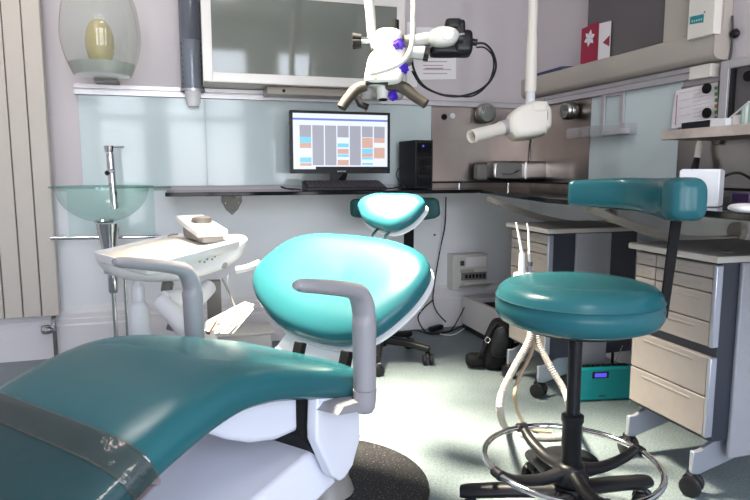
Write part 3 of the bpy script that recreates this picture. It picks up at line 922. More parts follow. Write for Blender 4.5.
MB(XM).tube([pm(395.5, 30), pm(395.5, 20.5)], 0.0125, 12).build('top_knob', 'blackm', ms)
PMt([(400, 42), (404, 42)], 0.024, 'black', 'swivel_ring', 20)
PMt([(404, 41.5), (409, 41.2)], 0.020, 'mgrey', 'swivel_collar', 20)
PMt([(408, 41), (420, 40), (436, 38)], [0.019, 0.021, 0.024], 'scope', 'side_arm', 20)
mb = MB(XM)
q = [(430, 34), (438, 30), (450, 30), (457, 34), (458, 40), (452, 47), (440, 49), (431, 47), (428, 41)]
pad(mb, [((x - 385) * Km, (60 - y) * Km) for x, y in q], 0.06, Matrix.Translation((0, 0, 0.015)), e1=0.35, e2=0.6)
mb.build('beam_splitter', 'scope', ms)
MB(XM).lathe([(0.022, 0.045), (0.021, 0.047), (0.001, 0.047)], pm(446, 38), (0, 0, 1), 20).build('splitter_cap', 'frost', ms)
# camera on the arm
cmr = MB(XM)
rbox(cmr, pm(463, 42, -0.02), (0.034, 0.042, 0.04), e=0.4)
cm_o = cmr.build('camera_body', 'black', ms)
mb = MB(XM); rbox(mb, pm(446, 50, -0.02), (0.055, 0.014, 0.035), e=0.4); mb.build('camera_plate', 'black', cm_o)
mb = MB(XM); rbox(mb, pm(453, 25.5, 0.0), (0.028, 0.018, 0.03), e=0.4); rbox(mb, pm(459, 30, 0.0), (0.020, 0.03, 0.028), e=0.4)
mb.build('camera_grip', 'black', cm_o)
PMt([(456, 39, 0.0), (462, 39, 0.0)], 0.03, 'black', 'lens_ring', 24, parent=cm_o)
MB(XM).tube([pm(457, 38, 0.03), pm(463, 37, 0.03)], 0.005, 8).build('latch', 'chrome', cm_o)
PMt([(472, 42), (477, 42.5)], 0.012, 'black', 'cable_socket', parent=cm_o)
PMt([(410, 52), (420, 53), (424, 53)], [0.02, 0.024, 0.024], 'scope', 'eyepiece_tube', 18)
PMt([(424, 53), (429, 54)], 0.026, 'black', 'eyepiece_ring', 20)
mb = MB(XM); rbox(mb, pm(405, 56, -0.03), (0.03, 0.024, 0.03), e=0.6); mb.build('knuckle', 'mgrey', ms)
for (x, y, s, d) in [(398, 50, 0.017, 0.055), (402, 72, 0.018, 0.045), (393, 97, 0.015, 0.02)]:
    mb = MB(XM)
    mb.lathe([(0.001, -0.014), (s * 0.9, -0.012), (s, 0), (s * 0.9, 0.012), (0.001, 0.014)], pm(x, y, d), (0.7, 0.1, 0.7), 14)
    for k in range(7):
        a_ = 2 * PI * k / 7
        ax2 = V((0.7, 0.1, 0.7)).normalized(); s1 = ax2.orthogonal().normalized(); s2 = ax2.cross(s1)
        c_ = pm(x, y, d) + (s1 * math.cos(a_) + s2 * math.sin(a_)) * s * 0.9
        mb.tube([c_ - ax2 * 0.011, c_ + ax2 * 0.011], s * 0.28, 8)
    mb.build('purple_knob', 'purple', ms)
PMt([(412.5, -60, 0.06), (412.5, 0, 0.06), (412, 25, 0.07), (411.5, 45, 0.075), (408, 60, 0.08), (400, 70, 0.085), (388, 76, 0.085), (370, 80.5, 0.08)], 0.0085, 'scope', 'guide_tube', 14, sm=6)
MB(XM).box(pm(366, 84, -0.03), pm(388, 88, 0.055)).build('handle_bar', 'black', ms, bevel=0.003)
MB(XM).lathe([(0.008, 0), (0.008, 0.006), (0.001, 0.006)], pm(375, 82, 0.062), (0, 0, 1), 14).build('lock_screw', 'mgrey', ms)
grip = 'grip'
PMt([(366, 88, 0.02), (359, 90, 0.025), (354, 94, 0.03), (347, 103, 0.04), (342, 111, 0.045)], [0.018, 0.019, 0.020, 0.018, 0.017], grip, 'hand_grip', 16, sm=5)
PMt([(386, 87, 0.02), (397, 88, 0.025), (405, 91, 0.03), (414, 99, 0.035), (425, 107, 0.045)], [0.018, 0.020, 0.021, 0.018, 0.017], grip, 'hand_grip', 16, sm=5)
for x in (367, 397):
    mb = MB(XM); rbox(mb, pm(x, 93, 0.0), (0.024, 0.024, 0.025), e=0.7); mb.build('knuckle', 'mgrey', ms)
MB(XM).tube([pm(382, 84, 0.01), pm(383, 100, 0.01)], [0.026, 0.019], 20).build('objective_cone', 'scope', ms)
MB(XM).tube([pm(383, 100, 0.01), pm(383, 101, 0.01)], [0.017, 0.015], 20).build('objective_lens', 'blackg', ms)
PMt([(357, 96, -0.02), (360, 103, -0.02), (368, 106, -0.02)], 0.012, 'black', 'cable_clip', 10)
cb1 = [(477, 41.5), (486, 42), (494, 51), (497, 66), (490, 81), (476, 91), (458, 95), (440, 92.5), (424, 84), (415, 70), (412, 56)]
PMt([(x, y, -0.02) for x, y in cb1], 0.0042, 'black', 'cable', 8, sm=5)
PMt([(x - 2.5 + (3 if i < 3 else 0), y + (3.0 if i < 6 else -1.5), -0.03) for i, (x, y) in enumerate(cb1[:-1])], 0.003, 'black', 'cable', 8, sm=5)
red = mat('red_wire', (0.35, 0.03, 0.05), 0.5)
PMt([(361, 98, -0.03), (364, 104, -0.03), (366, 111, -0.03)], 0.0016, red, 'thin_wire', 6, sm=4)

# ------------------------------------------------------------------ acrylic holder on right wall
ah = thing('acrylic_holder', 'clear acrylic wall holder hanging on two metal straps', 'holder', atx(596, 139, 1.95), 0)
yA = atx(567, 138, 1.88).y; yB = atx(624, 138, 1.88).y
zb_ = 1.058; zt_ = 1.108
mb = MB()
mb.box((1.875, yB, zb_), (1.945, yA, zb_ + 0.003)); mb.box((1.875, yB, zb_ + 0.003), (1.878, yA, zt_)); mb.box((1.878, yB, zb_ + 0.003), (1.945, yB + 0.003, zt_)); mb.box((1.878, yA - 0.003, zb_ + 0.003), (1.945, yA, zt_))
mb.build('tray', 'acrylic', ah, smooth=False)
for px_ in (603, 622):
    y = atx(px_, 110, 1.94).y
    MB().box((1.935, y - 0.012, zb_), (1.945, y + 0.012, 1.262)).build('strap', 'alu', ah)
yy = sorted((atx(603, 110, 1.94).y, atx(622, 110, 1.94).y))
MB().box((1.936, yy[0], 1.245), (1.946, yy[1], 1.262)).build('cross_strap', 'alu', ah)
tag(MB().box((1.89, yB + 0.03, zb_ + 0.005), (1.935, yB + 0.17, zb_ + 0.028)).build('small_box', 'white', bevel=0.002), 'small white box inside the clear acrylic holder', 'box')
tag(MB().lathe([(0.001, 0), (0.022, 0), (0.024, 0.03), (0.001, 0.032)], (1.91, yA - 0.09, zb_ + 0.005)).build('small_jar', M['mgrey']), 'small brown jar inside the clear acrylic holder', 'jar')

# ------------------------------------------------------------------ right wall trunking, cabinet, box
XT0 = 1.88
tk = thing('wall_trunking', 'deep beige trunking ledge along the right wall', 'trunking', (1.92, 2.4, 1.306))
prof = [(1.958, 1.306), (1.91, 1.306), (1.89, 1.312), (XT0, 1.326), (XT0, 1.407), (1.885, 1.413), (1.958, 1.413)]
MB().prism([(x, 3.248, z) for x, z in prof], (0, -1.358, 0)).build('trunking_body', 'trunk', tk)
MB().prism([(x, 1.889, z) for x, z in prof], (0, -0.008, 0)).build('end_cap', 'beige', tk)
MB().box((1.90, 1.95, 1.318), (1.958, 1.757, 1.36)).build('hidden_block', 'beige', tk) if False else None
# cabinet above the ledge
yc0 = atx(587, 30, 1.905).y
yc1 = atx(665, 30, 1.905).y
yc2 = 1.885
wc = thing('wall_cupboard', 'beige wall cupboard with dark grey door standing on the trunking ledge', 'cupboard', (1.93, 2.2, 1.414))
mb = MB().box((1.918, yc0, 1.414), (1.958, yc2, 2.10)).build('carcass', 'trunk', wc, smooth=False)
MB().box((1.906, yc0, 1.42), (1.917, yc1 + 0.0, 2.10)).build('door', 'greyglass', wc, smooth=False, bevel=0.002)
MB().box((1.896, yc1 - 0.002, 1.414), (1.917, yc2, 2.10)).build('end_frame', 'trunk', wc, smooth=False, bevel=0.002)
# white control box
wb = thing('control_box', 'white box with a teal badge on cupboard end', 'box', (1.86, 1.9, 1.43))
ya = atx(687, 36, 1.86).y; yb_ = atx(713, 36, 1.86).y
zl = atx(700, 37, 1.86).z
MB().box((1.86, ya, zl), (1.895, yb_, 1.95)).build('box_body', 'cream', wb, bevel=0.003)
b0 = atx(690, 24, 1.86); b1 = atx(704, 14, 1.86)
MB().prism([(1.8585, b0.y, atx(690, 24.5, 1.86).z), (1.8585, b1.y, atx(704, 22.0, 1.86).z), (1.8585, b1.y, atx(704, 14, 1.86).z), (1.8585, b0.y, atx(690, 17, 1.86).z)], (0.0014, 0, 0)).build('badge', 'tealbadge', wb, smooth=False)
rdp = atx(704.6, 12.0, 1.86)
MB().lathe([(0.004, 0), (0.003, 0.001)], rdp, (-1, 0, 0), 8).build('red_mark', 'redink', wb)
mb = MB()
for k in range(5):
    p = atx(692 + k * 2.3, 20.5 - k * 0.5, 1.8582)
    mb.box((p.x - 0.0003, p.y - 0.003, p.z - 0.007), (p.x, p.y + 0.001, p.z))
mb.build('badge_lettering', 'white', wb, smooth=False)
# hook and cables at the end
hk = atx(718, 42, 1.80)
tag(MB().lathe([(0.001, 0), (0.014, 0), (0.018, 0.01), (0.012, 0.02), (0.001, 0.022)], (1.958, 1.86, 1.395), (-1, -0.1, 0), 16).build('black_hook', 'black'), 'round black knob on wall under the white box', 'knob')
cable([(1.945, 1.872, 1.46), (1.945, 1.866, 1.40), (1.95, 1.87, 1.34), (1.945, 1.87, 1.30)], 0.004, 'dgrey', 'dark cable hanging at the end of beige trunking', group='wall cables')
tag(MB().prism([(1.915, 2.03, 1.250), (1.915, 1.925, 1.250), (1.915, 1.925, 1.300), (1.915, 2.03, 1.300)], (0.043, 0, 0)).build('cable_cover', 'cream', bevel=0.002), 'cream cable cover at the end of grey wall rail', 'cover')
# cards on ledge
zL = 1.4135
ck = thing('greeting_card', 'crimson card with white flower standing on beige ledge', 'card', atx(588, 60, 1.765))
p0, p1 = atx(580.5, 60, 1.884), atx(597, 55.5, 1.890)
q0 = V((1.884, p0.y, zL)); q1 = V((1.890, p1.y, zL)); hcard = 0.178
MB().prism([q0, q1, q1 + V((0, 0, hcard)), q0 + V((0, 0, hcard - 0.01))], (0.002, 0, 0)).build('card_sheet', 'card_red', ck, smooth=False)
fc = q0.lerp(q1, 0.52) + V((-0.0015, 0, hcard * 0.63))
dirc = (q1 - q0).normalized()
mb = MB()
for k in range(6):
    a_ = 2 * PI * k / 6 + 0.3
    ex = dirc * math.cos(a_) + V((0, 0, 1)) * math.sin(a_); ey = dirc * -math.sin(a_) + V((0, 0, 1)) * math.cos(a_)
    mb.prism([fc, fc + ex * 0.022 + ey * 0.011, fc + ex * 0.040, fc + ex * 0.022 - ey * 0.011], (-0.0006, 0, 0))
mb.build('white_flower', 'white', ck, smooth=False)
ck2 = thing('greeting_card', 'white card with red triangle behind the crimson card', 'card', q1)
q2 = q1 + V((0.004, -0.001, 0)); q3 = V((1.896, atx(609, 52, 1.893).y, zL))
MB().prism([q2, q3, q3 + V((0, 0, hcard - 0.015)), q2 + V((0, 0, hcard - 0.01))], (0.002, 0, 0)).build('card_sheet', 'paper', ck2, smooth=False)
MB().prism([q3 + V((-0.0012, 0.002, 0.05)), q3 + V((-0.0012, 0.002, 0.10)), q2.lerp(q3, 0.4) + V((-0.0012, 0, 0.075))], (-0.0004, 0, 0)).build('red_triangle', 'card_red', ck2, smooth=False)
ba = atx(537, 69, 1.90); bb = atx(567, 62, 1.90)
tag(MB().prism([(1.89, ba.y, zL), (1.95, ba.y - 0.02, zL), (1.945, bb.y, zL), (1.883, bb.y + 0.02, zL)], (0, 0, 0.016)).build('folder', 'blue_card', bevel=0.001), 'flat dark blue folder lying on the beige ledge', 'folder')

# ------------------------------------------------------------------ paper list, magnets
ps = thing('wall_list', 'curling printed list held by black magnets on right wall', 'paper', atx(690, 127, 1.945))
pts = [atx(671.5, 128.5, 1.93), atx(673, 108, 1.94), atx(676, 90.5, 1.935), atx(718, 82, 1.947), atx(717, 122, 1.947)]
MB().prism(pts, (0.0012, 0, 0)).build('sheet', 'paper', ps, smooth=False)
PX = 1.9275
mb = MB()
for k in range(9):
    y = 94 + k * 3.8
    for (xa_, xb_) in ((679, 691), (693, 711)):
        if (k % 2) and xa_ == 679: continue
        f = lambda x: y - (x - 676) * 0.21 + (x - 676) * 0.0
        ww = 0.4
        mb.prism([atx(xa_, f(xa_), PX), atx(xb_, f(xb_), PX), atx(xb_, f(xb_) + ww * 0.6, PX), atx(xa_, f(xa_) + ww, PX)], (0.0004, 0, 0))
mb.build('printed_text', 'ink', ps, smooth=False)
mb = MB()
mb.prism([atx(676.8, 95, PX), atx(677.6, 95, PX), atx(675.6, 125, PX), atx(675, 125, PX)], (0.0004, 0, 0)); mb.build('red_margin', 'redink', ps, smooth=False)
for k in range(6):
    y = 86 + k * 6
    x = 714.5
    MB().prism([atx(x, y + 4, 1.943), atx(x + 3, y + 3.4, 1.943), atx(x + 3, y, 1.943), atx(x, y + 0.6, 1.943)], (0.0005, 0, 0)).build('colour_tab', 'greendot' if k != 3 else 'orangedot', ps, smooth=False)
magnet(atx(707.5, 88.5, 1.9255), (-1, 0, 0), 0.0195, 'blackm', 'upper round black magnet holding the printed wall list')
magnet(atx(707.5, 113, 1.9255), (-1, 0, 0), 0.0195, 'blackm', 'lower round black magnet holding the printed wall list')
# framed board at right edge
fb = thing('framed_cabinet', 'grey metal framed dark glass cabinet above the wooden shelf', 'cabinet', (1.94, 1.7, 1.07))
ys = atx(716, 90, 1.90).y; ye = 1.30
z0_, z1_ = 1.056, 1.296
mb = MB()
mb.box((1.915, ys, z0_), (1.95, ys - 0.035, z1_)); mb.box((1.915, ys - 0.035, z1_ - 0.030), (1.95, ye, z1_)); mb.box((1.895, ye, z0_), (1.95, ye + 0.04, z1_ - 0.035))
mb.build('frame', 'alu', fb, smooth=False, bevel=0.002)
MB().box((1.935, ys - 0.035, z0_), (1.94, ye + 0.04, z1_ - 0.030)).build('glass_front', 'greyglass', fb, smooth=False)
MB().box((1.925, ys - 0.036, z0_), (1.934, ys - 0.055, z1_ - 0.031)).build('inner_edge', 'black', fb, smooth=False)
magnet(atx(749, 76, 1.929), (-1, 0, 0), 0.018, 'blackm', 'black magnet on dark glass at right picture edge')
# wooden shelf
wy = atx(661, 137, 1.72).y
tag(MB().box((1.72, wy, 1.011), (1.949, 1.0, 1.046)).build('wooden_shelf', 'wood', bevel=0.002), 'worn beige shelf on right wall below the printed list', 'shelf')
zs = 1.0465
tt_ = thing('black_tray', 'low black tray with a paper on the worn shelf', 'tray', (1.85, 1.8, zs))
ty0 = atx(682, 130, 1.75).y; ty1 = atx(711, 128, 1.75).y
MB().box((1.745, ty0, zs), (1.86, ty1, zs + 0.022)).build('tray_body', 'black', tt_, bevel=0.003)
tag(MB().prism([(1.745, ty0 + 0.005, zs + 0.0235), (1.745, ty1 - 0.02, zs + 0.026), (1.85, ty1 - 0.02, zs + 0.026), (1.85, ty0 + 0.005, zs + 0.0235)], (0, 0, 0.003)).build('folded_paper', 'paper', smooth=False), 'folded white paper lying on the low black tray', 'paper')
w0 = atx(706, 128, 1.74).y; w1 = atx(725, 128, 1.74).y
tag(MB().box((1.74, ty1 - 0.004, zs), (1.80, w1, zs + 0.026)).build('carton', 'white', bevel=0.001), 'small white carton right of the black tray on shelf', 'carton')
w2 = atx(739, 126, 1.76).y
tag(MB().box((1.765, w1 - 0.003, zs), (1.84, w2, zs + 0.035)).build('carton', M['boxbeige'], bevel=0.001), 'pinkish carton on shelf left of the green tubes', 'carton')
for k, m_ in enumerate(('green', 'white', 'green')):
    yk = atx(742.5 + k * 3.5, 125, 1.76).y
    mb = MB().lathe([(0.001, 0), (0.008, 0), (0.0095, 0.003), (0.0095, 0.05 + k * 0.008), (0.004, 0.06 + k * 0.008), (0.001, 0.06 + k * 0.008)], (1.765, yk, zs))
    tag(mb.build('tube', m_), ['shortest green tube at left of the three tubes', 'white tube between two green tubes on the shelf', 'tallest green tube at the right end of shelf'][k], 'tube', 'tubes on the shelf')
acx = atx(722, 118, 1.90)
tag(MB().tube([(1.80, w1 + 0.04, zs + 0.03), (1.78, w1 - 0.05, zs + 0.075)], 0.0035, 8).build('pen', 'white'), 'thin white stick leaning over the small cartons', 'stick')
# handpiece hanging below shelf
hp = thing('hanging_handpiece', 'white and black handpiece hanging below the worn shelf', 'handpiece', (1.75, 1.75, 0.95))
h0, h1, h2 = atd(699, 146, 2.40), atd(697, 158, 2.40), atd(694, 171, 2.40)
MB().tube([V((h0.x, h0.y, 1.022)), h0, h1], [0.006, 0.012, 0.012], 12, sm=3).build('handle', 'cream', hp)
MB().tube([h1, h2], [0.011, 0.015], 12).build('nozzle', 'black', hp)
h3 = atd(716, 143, 2.35)
tag(MB().lathe([(0.001, 0), (0.012, 0.004), (0.016, 0.014), (0.009, 0.026), (0.009, 1.022 - h3.z + 0.008)], (h3.x, h3.y, h3.z - 0.008)).build('shelf_hook', 'mgrey'), 'grey peg hook under the worn shelf', 'hook')

# ------------------------------------------------------------------ things on the right worktop
wbx = atz(718, 207.5, ZT)
Xb = frame_xf((wbx.x, wbx.y, ZT + 0.0395), (0.78, 0.6, 0), (-0.6, 0.78, 0), (0, 0, 1))
tw_ = thing('towel_box', 'plain white box on glass shelf behind stool backrest', 'box', (wbx.x + 0.05, wbx.y + 0.05, ZT))
MB(Xb).box((0, 0, -0.039), (0.098, 0.098, 0.058)).build('box_body', 'white', tw_, bevel=0.003)
MB(Xb).box((0.004, 0.004, 0.058), (0.094, 0.094, 0.061)).build('lid', 'white', tw_, bevel=0.002)
tz = atz(738, 213, ZT + 0.001)
mb = MB(); pad(mb, [(-0.05, -0.02), (-0.02, -0.045), (0.05, -0.03), (0.07, 0.02), (0.02, 0.05), (-0.03, 0.03)], 0.02, frame_xf(tz + V((0.03, 0.0, 0.011)), (1, 0, 0), (0, 1, 0), (0, 0, 1)), e1=0.7)
tag(mb.build('tissue', 'paper'), 'crumpled white tissue on black worktop at right', 'tissue')
tz2 = tz + V((0.07, 0.03, 0.022))
tag(MB().box(tz2 + V((-0.03, -0.02, 0.0)), tz2 + V((0.05, 0.03, 0.022))).build('ink_cartridge', mat('dark_purple', (0.03, 0.01, 0.05), 0.3), bevel=0.002), 'small dark purple block on the crumpled tissue', 'block')
cable([(1.50, 1.50, ZT + 0.05), (1.56, 1.45, ZT + 0.09), (1.62, 1.42, ZT + 0.06), (1.66, 1.36, ZT + 0.05)], 0.004, 'black', 'black cable curling beside the white box on worktop')

# ------------------------------------------------------------------ drawer carts
def cart(x, y, w, d, label, top_z=0.678, wheels=True, panel=(0.11, 0.27)):
    """front (drawers) faces -X; near face at y"""
    t = thing('drawer_cart', label, 'drawer cart', (x + w / 2, y + d / 2, 0), 0, 'drawer carts under the worktop')
    MB().box((x - 0.022, y - 0.015, top_z - 0.018), (x + w, y + d + 0.015, top_z)).build('cart_top', 'cart_top', t, bevel=0.004)
    bz = 0.165
    mb = MB()
    mb.box((x + 0.012, y, bz), (x + w, y + d, top_z - 0.019))
    mb.build('cart_body', 'cart_side', t, bevel=0.003)
    p0_, p1_ = panel
    MB().box((x + p0_, y - 0.012, 0.115), (x + p1_, y + 0.001, top_z - 0.020)).build('side_panel', 'cart_light', t, bevel=0.004)
    edges = [(.652, .616), (.613, .577), (.574, .498), (.495, .430), (.402, .292), (.289, .180)]
    for k, (a, b) in enumerate(edges):
        if k < 3:
            ym = y + d * 0.72
            spans = [(y + 0.012, ym - 0.002), (ym + 0.002, y + d - 0.004)]
        else:
            spans = [(y + 0.012, y + d - 0.004)]
        for (s0, s1) in spans:
            dr = MB().box((x - 0.004, s0, b), (x + 0.014, s1, a)).build('drawer', 'drawer', t, bevel=0.003)
            hz = a - 0.010
            MB().box((x - 0.0058, s0 + (s1 - s0) * 0.18, hz - 0.012), (x - 0.003, s0 + (s1 - s0) * 0.82, hz - 0.005)).build('handle', M['drawer'], dr, bevel=0.002)
    for (a, b) in ((0.652, 0.430), (0.402, 0.180)):
        MB().box((x - 0.007, y - 0.001, b), (x + 0.016, y + 0.011, a)).build('edge_strip', 'silver', t, bevel=0.003)
    # leg brackets and castors
    for yy_, nr in ((y + 0.03, True), (y + d - 0.02, False)):
        pl_ = [(x - 0.01, yy_, 0.095), (x + 0.015, yy_, 0.095), (x + 0.10, yy_, 0.115), (x + 0.20, yy_, 0.115), (x + 0.20, yy_, 0.20), (x + 0.12, yy_, 0.19), (x - 0.01, yy_, 0.118)] if False else [(x - 0.012, yy_, 0.062), (x + 0.012, yy_, 0.058), (x + w * 0.5, yy_, 0.105), (x + w * 0.5, yy_, 0.168), (x + 0.10, yy_, 0.168), (x + 0.012, yy_, 0.128), (x - 0.012, yy_, 0.128)]
        MB().prism(pl_, (0, 0.014, 0)).build('leg_bracket', 'silver', t, bevel=0.003)
        castor(t, (x - 0.004, yy_ + 0.007, 0.0), 0.029, ang=0.6 if nr else -0.2, stem=0.005)
        castor(t, (x + w - 0.05, yy_ + 0.007, 0.0), 0.029, ang=0.3, stem=0.1)
    return t


cart(1.33, 2.05, 0.40, 0.29, 'farther grey drawer cart under worktop beside the turquoise radio')
cart(1.33, 1.265, 0.40, 0.31, 'nearer grey drawer cart on castors at right picture edge', panel=(0.068, 0.27))
mb = MB().lathe([(0.018, 0), (0.016, 0.003), (0.001, 0.003)], atz(726, 252, 0.6785), (0, 0, 1), 20)
tag(mb.build('drain_cap', 'mgrey'), 'small round grey cap set in nearer cart top', 'cap')

# ------------------------------------------------------------------ turquoise radio
r0 = V((1.440, 1.99, 0)); r1 = V((1.668, 1.95, 0))
rx = (r1 - r0).normalized(); ry = V((-rx.y, rx.x, 0)); rw = (r1 - r0).length
ra_ = thing('radio', 'turquoise portable radio with blue display on the floor', 'radio', (r0 + r1) / 2)
XRd = frame_xf(r0 + V((0, 0, 0.001)), rx, ry, (0, 0, 1))
MB(XRd).box((0, -0.0, 0), (rw, 0.045, 0.137)).build('radio_body', 'radio', ra_, bevel=0.012, bseg=4)
MB(XRd).box((rw * 0.24, -0.002, 0.093), (rw * 0.53, 0.002, 0.119)).build('display_bezel', 'black', ra_, bevel=0.001)
MB(XRd).box((rw * 0.28, -0.003, 0.098), (rw * 0.49, -0.001, 0.114)).build('display', 'bluelcd', ra_, smooth=False)
MB(XRd).box((rw * 0.37, -0.001, 0.018), (rw * 0.49, 0.0005, 0.024)).build('badge', 'dgrey', ra_, smooth=False)
for k in range(8):
    MB(XRd).lathe([(0.007, 0), (0.007, 0.005), (0.001, 0.006)], (rw * 0.1 + k * rw * 0.095, 0.022, 0.136), (0, 0, 1), 10).build('button', 'black', ra_)
MB(XRd).box((rw * 0.04, 0.008, 0.1365), (rw * 0.9, 0.037, 0.138)).build('control_strip', 'black', ra_)
MB(XRd).tube([(rw * 0.72, 0.04, 0.135), (rw * 0.85, 0.04, 0.21)], 0.002, 8).build('aerial', 'chrome', ra_)
MB(XRd).box((rw * 0.93, 0.01, 0.0), (rw + 0.006, 0.046, 0.12)).build('end_panel', 'black', ra_, bevel=0.004)

# ------------------------------------------------------------------ fuse box
f0 = aty(452, 292, 3.17); f1 = aty(487, 292, 3.17); ft = aty(452, 255, 3.17).z
fz0 = aty(452, 290, 3.17).z
fbx = thing('fuse_box', 'off white fuse box with open flap on back wall', 'fuse box', ((f0.x + f1.x) / 2, 3.249, fz0))
MB().box((f0.x, 3.17, fz0), (f1.x, 3.249, ft)).build('casing', 'switch', fbx, bevel=0.004)
w = f1.x - f0.x; h = ft - fz0
MB().box((f0.x + w * .38, 3.168, ft - h * .36), (f1.x - w * .04, 3.1695, ft - h * .08)).build('paper_label', 'paper', fbx, smooth=False)
MB().box((f0.x + w * .22, 3.168, ft - h * .32), (f0.x + w * .33, 3.1695, ft - h * .18)).build('blue_label', 'dgrey', fbx, smooth=False)
MB().box((f0.x + w * .22, 3.166, ft - h * .52), (f0.x + w * .60, 3.169, ft - h * .42)).build('yellow_label', 'beige', fbx, smooth=False)
MB().box((f0.x + w * .25, 3.164, ft - h * .74), (f1.x - w * .04, 3.1695, ft - h * .52)).build('switch_bay', 'mgrey', fbx, smooth=False)
for k in range(6):
    MB().box((f0.x + w * (.35 + .10 * k), 3.155, ft - h * .68), (f0.x + w * (.40 + .10 * k), 3.164, ft - h * .57)).build('breaker', 'black', fbx, bevel=0.001)
MB().prism([(f0.x + w * .18, 3.165, fz0 + h * .05), (f1.x + w * .02, 3.165, fz0 + h * .05), (f1.x + w * .04, 3.10, fz0 + h * .20), (f0.x + w * .2, 3.10, fz0 + h * .20)], (0, 0.0, 0.012)).build('flap', 'switch', fbx, bevel=0.002)

# ------------------------------------------------------------------ equipment box on floor
eb = thing('equipment_box', 'warm grey open topped equipment box on floor below fuse box', 'box', (1.62, 3.0, 0))
bx0, by0, by1, bz1 = 1.50, 2.72, 3.17, 0.19
MB().box((bx0, by0, 0.0), (bx0 + 0.34, by1, 0.03)).build('plinth', 'black', eb)
mb = MB()
mb.box((bx0 - 0.004, by0 - 0.004, 0.03), (bx0 + 0.02, by1 + 0.004, bz1)); mb.box((bx0 + 0.32, by0 - 0.004, 0.03), (bx0 + 0.344, by1 + 0.004, bz1))
mb.box((bx0 + 0.02, by0 - 0.004, 0.03), (bx0 + 0.32, by0 + 0.02, bz1)); mb.box((bx0 + 0.02, by1 - 0.10, 0.03), (bx0 + 0.32, by1 + 0.004, bz1)); mb.box((bx0 + 0.02, by0 + 0.02, 0.03), (bx0 + 0.32, by1 - 0.10, bz1 - 0.03))
mb.build('casing', 'boxbeige', eb, bevel=0.003)
MB().box((bx0 + 0.022, by0 + 0.022, bz1 - 0.03), (bx0 + 0.318, by1 - 0.102, bz1 - 0.024)).build('recess', 'blackm', eb)

# ------------------------------------------------------------------ black bag
bgc = atz(490, 368, 0.0)
bg = thing('black_bag', 'black leather bag on floor beside the equipment box', 'bag', (bgc.x, bgc.y, 0))
Xg = frame_xf((bgc.x + 0.02, bgc.y, 0.105), RT, V((-RT.y, RT.x, 0)), (0, 0, 1))
mb = MB(Xg); pad(mb, [(-0.045, -0.10), (0.055, -0.10), (0.085, -0.05), (0.08, 0.06), (0.05, 0.115), (0.0, 0.12), (-0.03, 0.07), (-0.05, 0.0)], 0.13, Matrix.Rotation(PI / 2, 4, 'X'), e1=0.5, e2=0.6)
mb.build('bag_body', 'blackm', bg)
mb = MB(Xg); pad(mb, [(-0.03, -0.02), (0.045, -0.03), (0.06, 0.06), (0.03, 0.11), (-0.015, 0.08)], 0.04, Matrix.Translation((0, -0.065, 0)) @ Matrix.Rotation(PI / 2, 4, 'X'), e1=0.5); mb.build('front_flap', 'black', bg)
mb = MB(Xg); rbox(mb, (-0.085, 0.0, -0.068), (0.045, 0.04, 0.03), e=0.6, xf=Matrix.Rotation(0.0, 4, 'Y')); mb.build('side_pouch', 'blackm', bg)
MB(Xg).tube([(0.0, -0.05, 0.12), (-0.035, -0.06, 0.08), (-0.06, -0.05, 0.0), (-0.085, -0.03, -0.05)], 0.008, 8, sm=5, flat=0.5).build('strap', 'black', bg)
MB(Xg).tube([(-0.045 + 0.012 * math.cos(a_ / 6 * PI), -0.07, 0.045 + 0.012 * math.sin(a_ / 6 * PI)) for a_ in range(12)], 0.002, 6, closed=True).build('ring_buckle', 'chrome', bg)

# ------------------------------------------------------------------ cables on the back wall and floor
def W3(x, y, Y=3.20): return aty(x, y, Y)
cable([W3(446, 197, 3.225), W3(445, 225, 3.22), W3(440, 250, 3.22), W3(435, 280, 3.20), W3(433, 300, 3.18), W3(437, 312, 3.16), W3(446, 322, 3.14)], 0.004, 'black', 'black cable running down wall from worktop to floor', group='wall cables')
cable([W3(444, 197, 3.225), W3(442, 230, 3.22), W3(437, 262, 3.22), W3(432, 290, 3.19), W3(424, 303, 3.16), W3(420, 312, 3.13)], 0.003, 'paper', 'white cable beside the black one down the wall', group='wall cables')
zf = lambda x, y: atz(x, y, 0.006)
cable([W3(433, 300, 3.18), W3(424, 308, 3.14), W3(418, 318, 3.13), zf(425, 331), zf(436, 333), zf(450, 331), zf(462, 326)], 0.004, 'black', 'black cable looping over floor beside the equipment box')
cable([zf(404, 333), zf(415, 330), zf(430, 334), zf(444, 333), zf(452, 329), W3(459, 318, 3.1), W3(465, 306, 3.15)], 0.0035, 'black', 'black cable rising from floor to the equipment box')
cable([zf(440, 334), zf(452, 335), zf(462, 330), zf(466, 326)], 0.003, 'paper', 'white cable curled on floor beside equipment box')
mb = MB(); rbox(mb, (0, 0, 0), (0.055, 0.016, 0.014), e=0.4, xf=frame_xf(zf(436, 329.5) + V((0, 0, 0.009)), (0.9, 0.45, 0), (-0.45, 0.9, 0), (0, 0, 1)))
tag(mb.build('power_adapter', 'black'), 'black power adapter brick among the floor cables', 'adapter')
q = W3(435, 235, 3.24)
tag(MB().lathe([(0.007, 0), (0.006, 0.006), (0.001, 0.006)], (q.x, 3.249, q.z), (0, -1, 0), 10).build('wall_plug', 'dgrey'), 'tiny dark screw plug on wall right of chair headrest', 'plug')

# ------------------------------------------------------------------ dental chair
HA = math.radians(50)
CA = V((math.sin(HA), math.cos(HA), 0)); CL = V((-CA.y, CA.x, 0))
P1 = V((.34, 1.28, 0))
XC = frame_xf(P1, CA, CL, (0, 0, 1))   # local: x = s (towards head), y = lateral (0 near .. .48 far), z
ch = thing('dental_chair', 'teal upholstered dental treatment chair with white base in foreground', 'dental chair', P1 + CA * 0.0 + CL * 0.24)
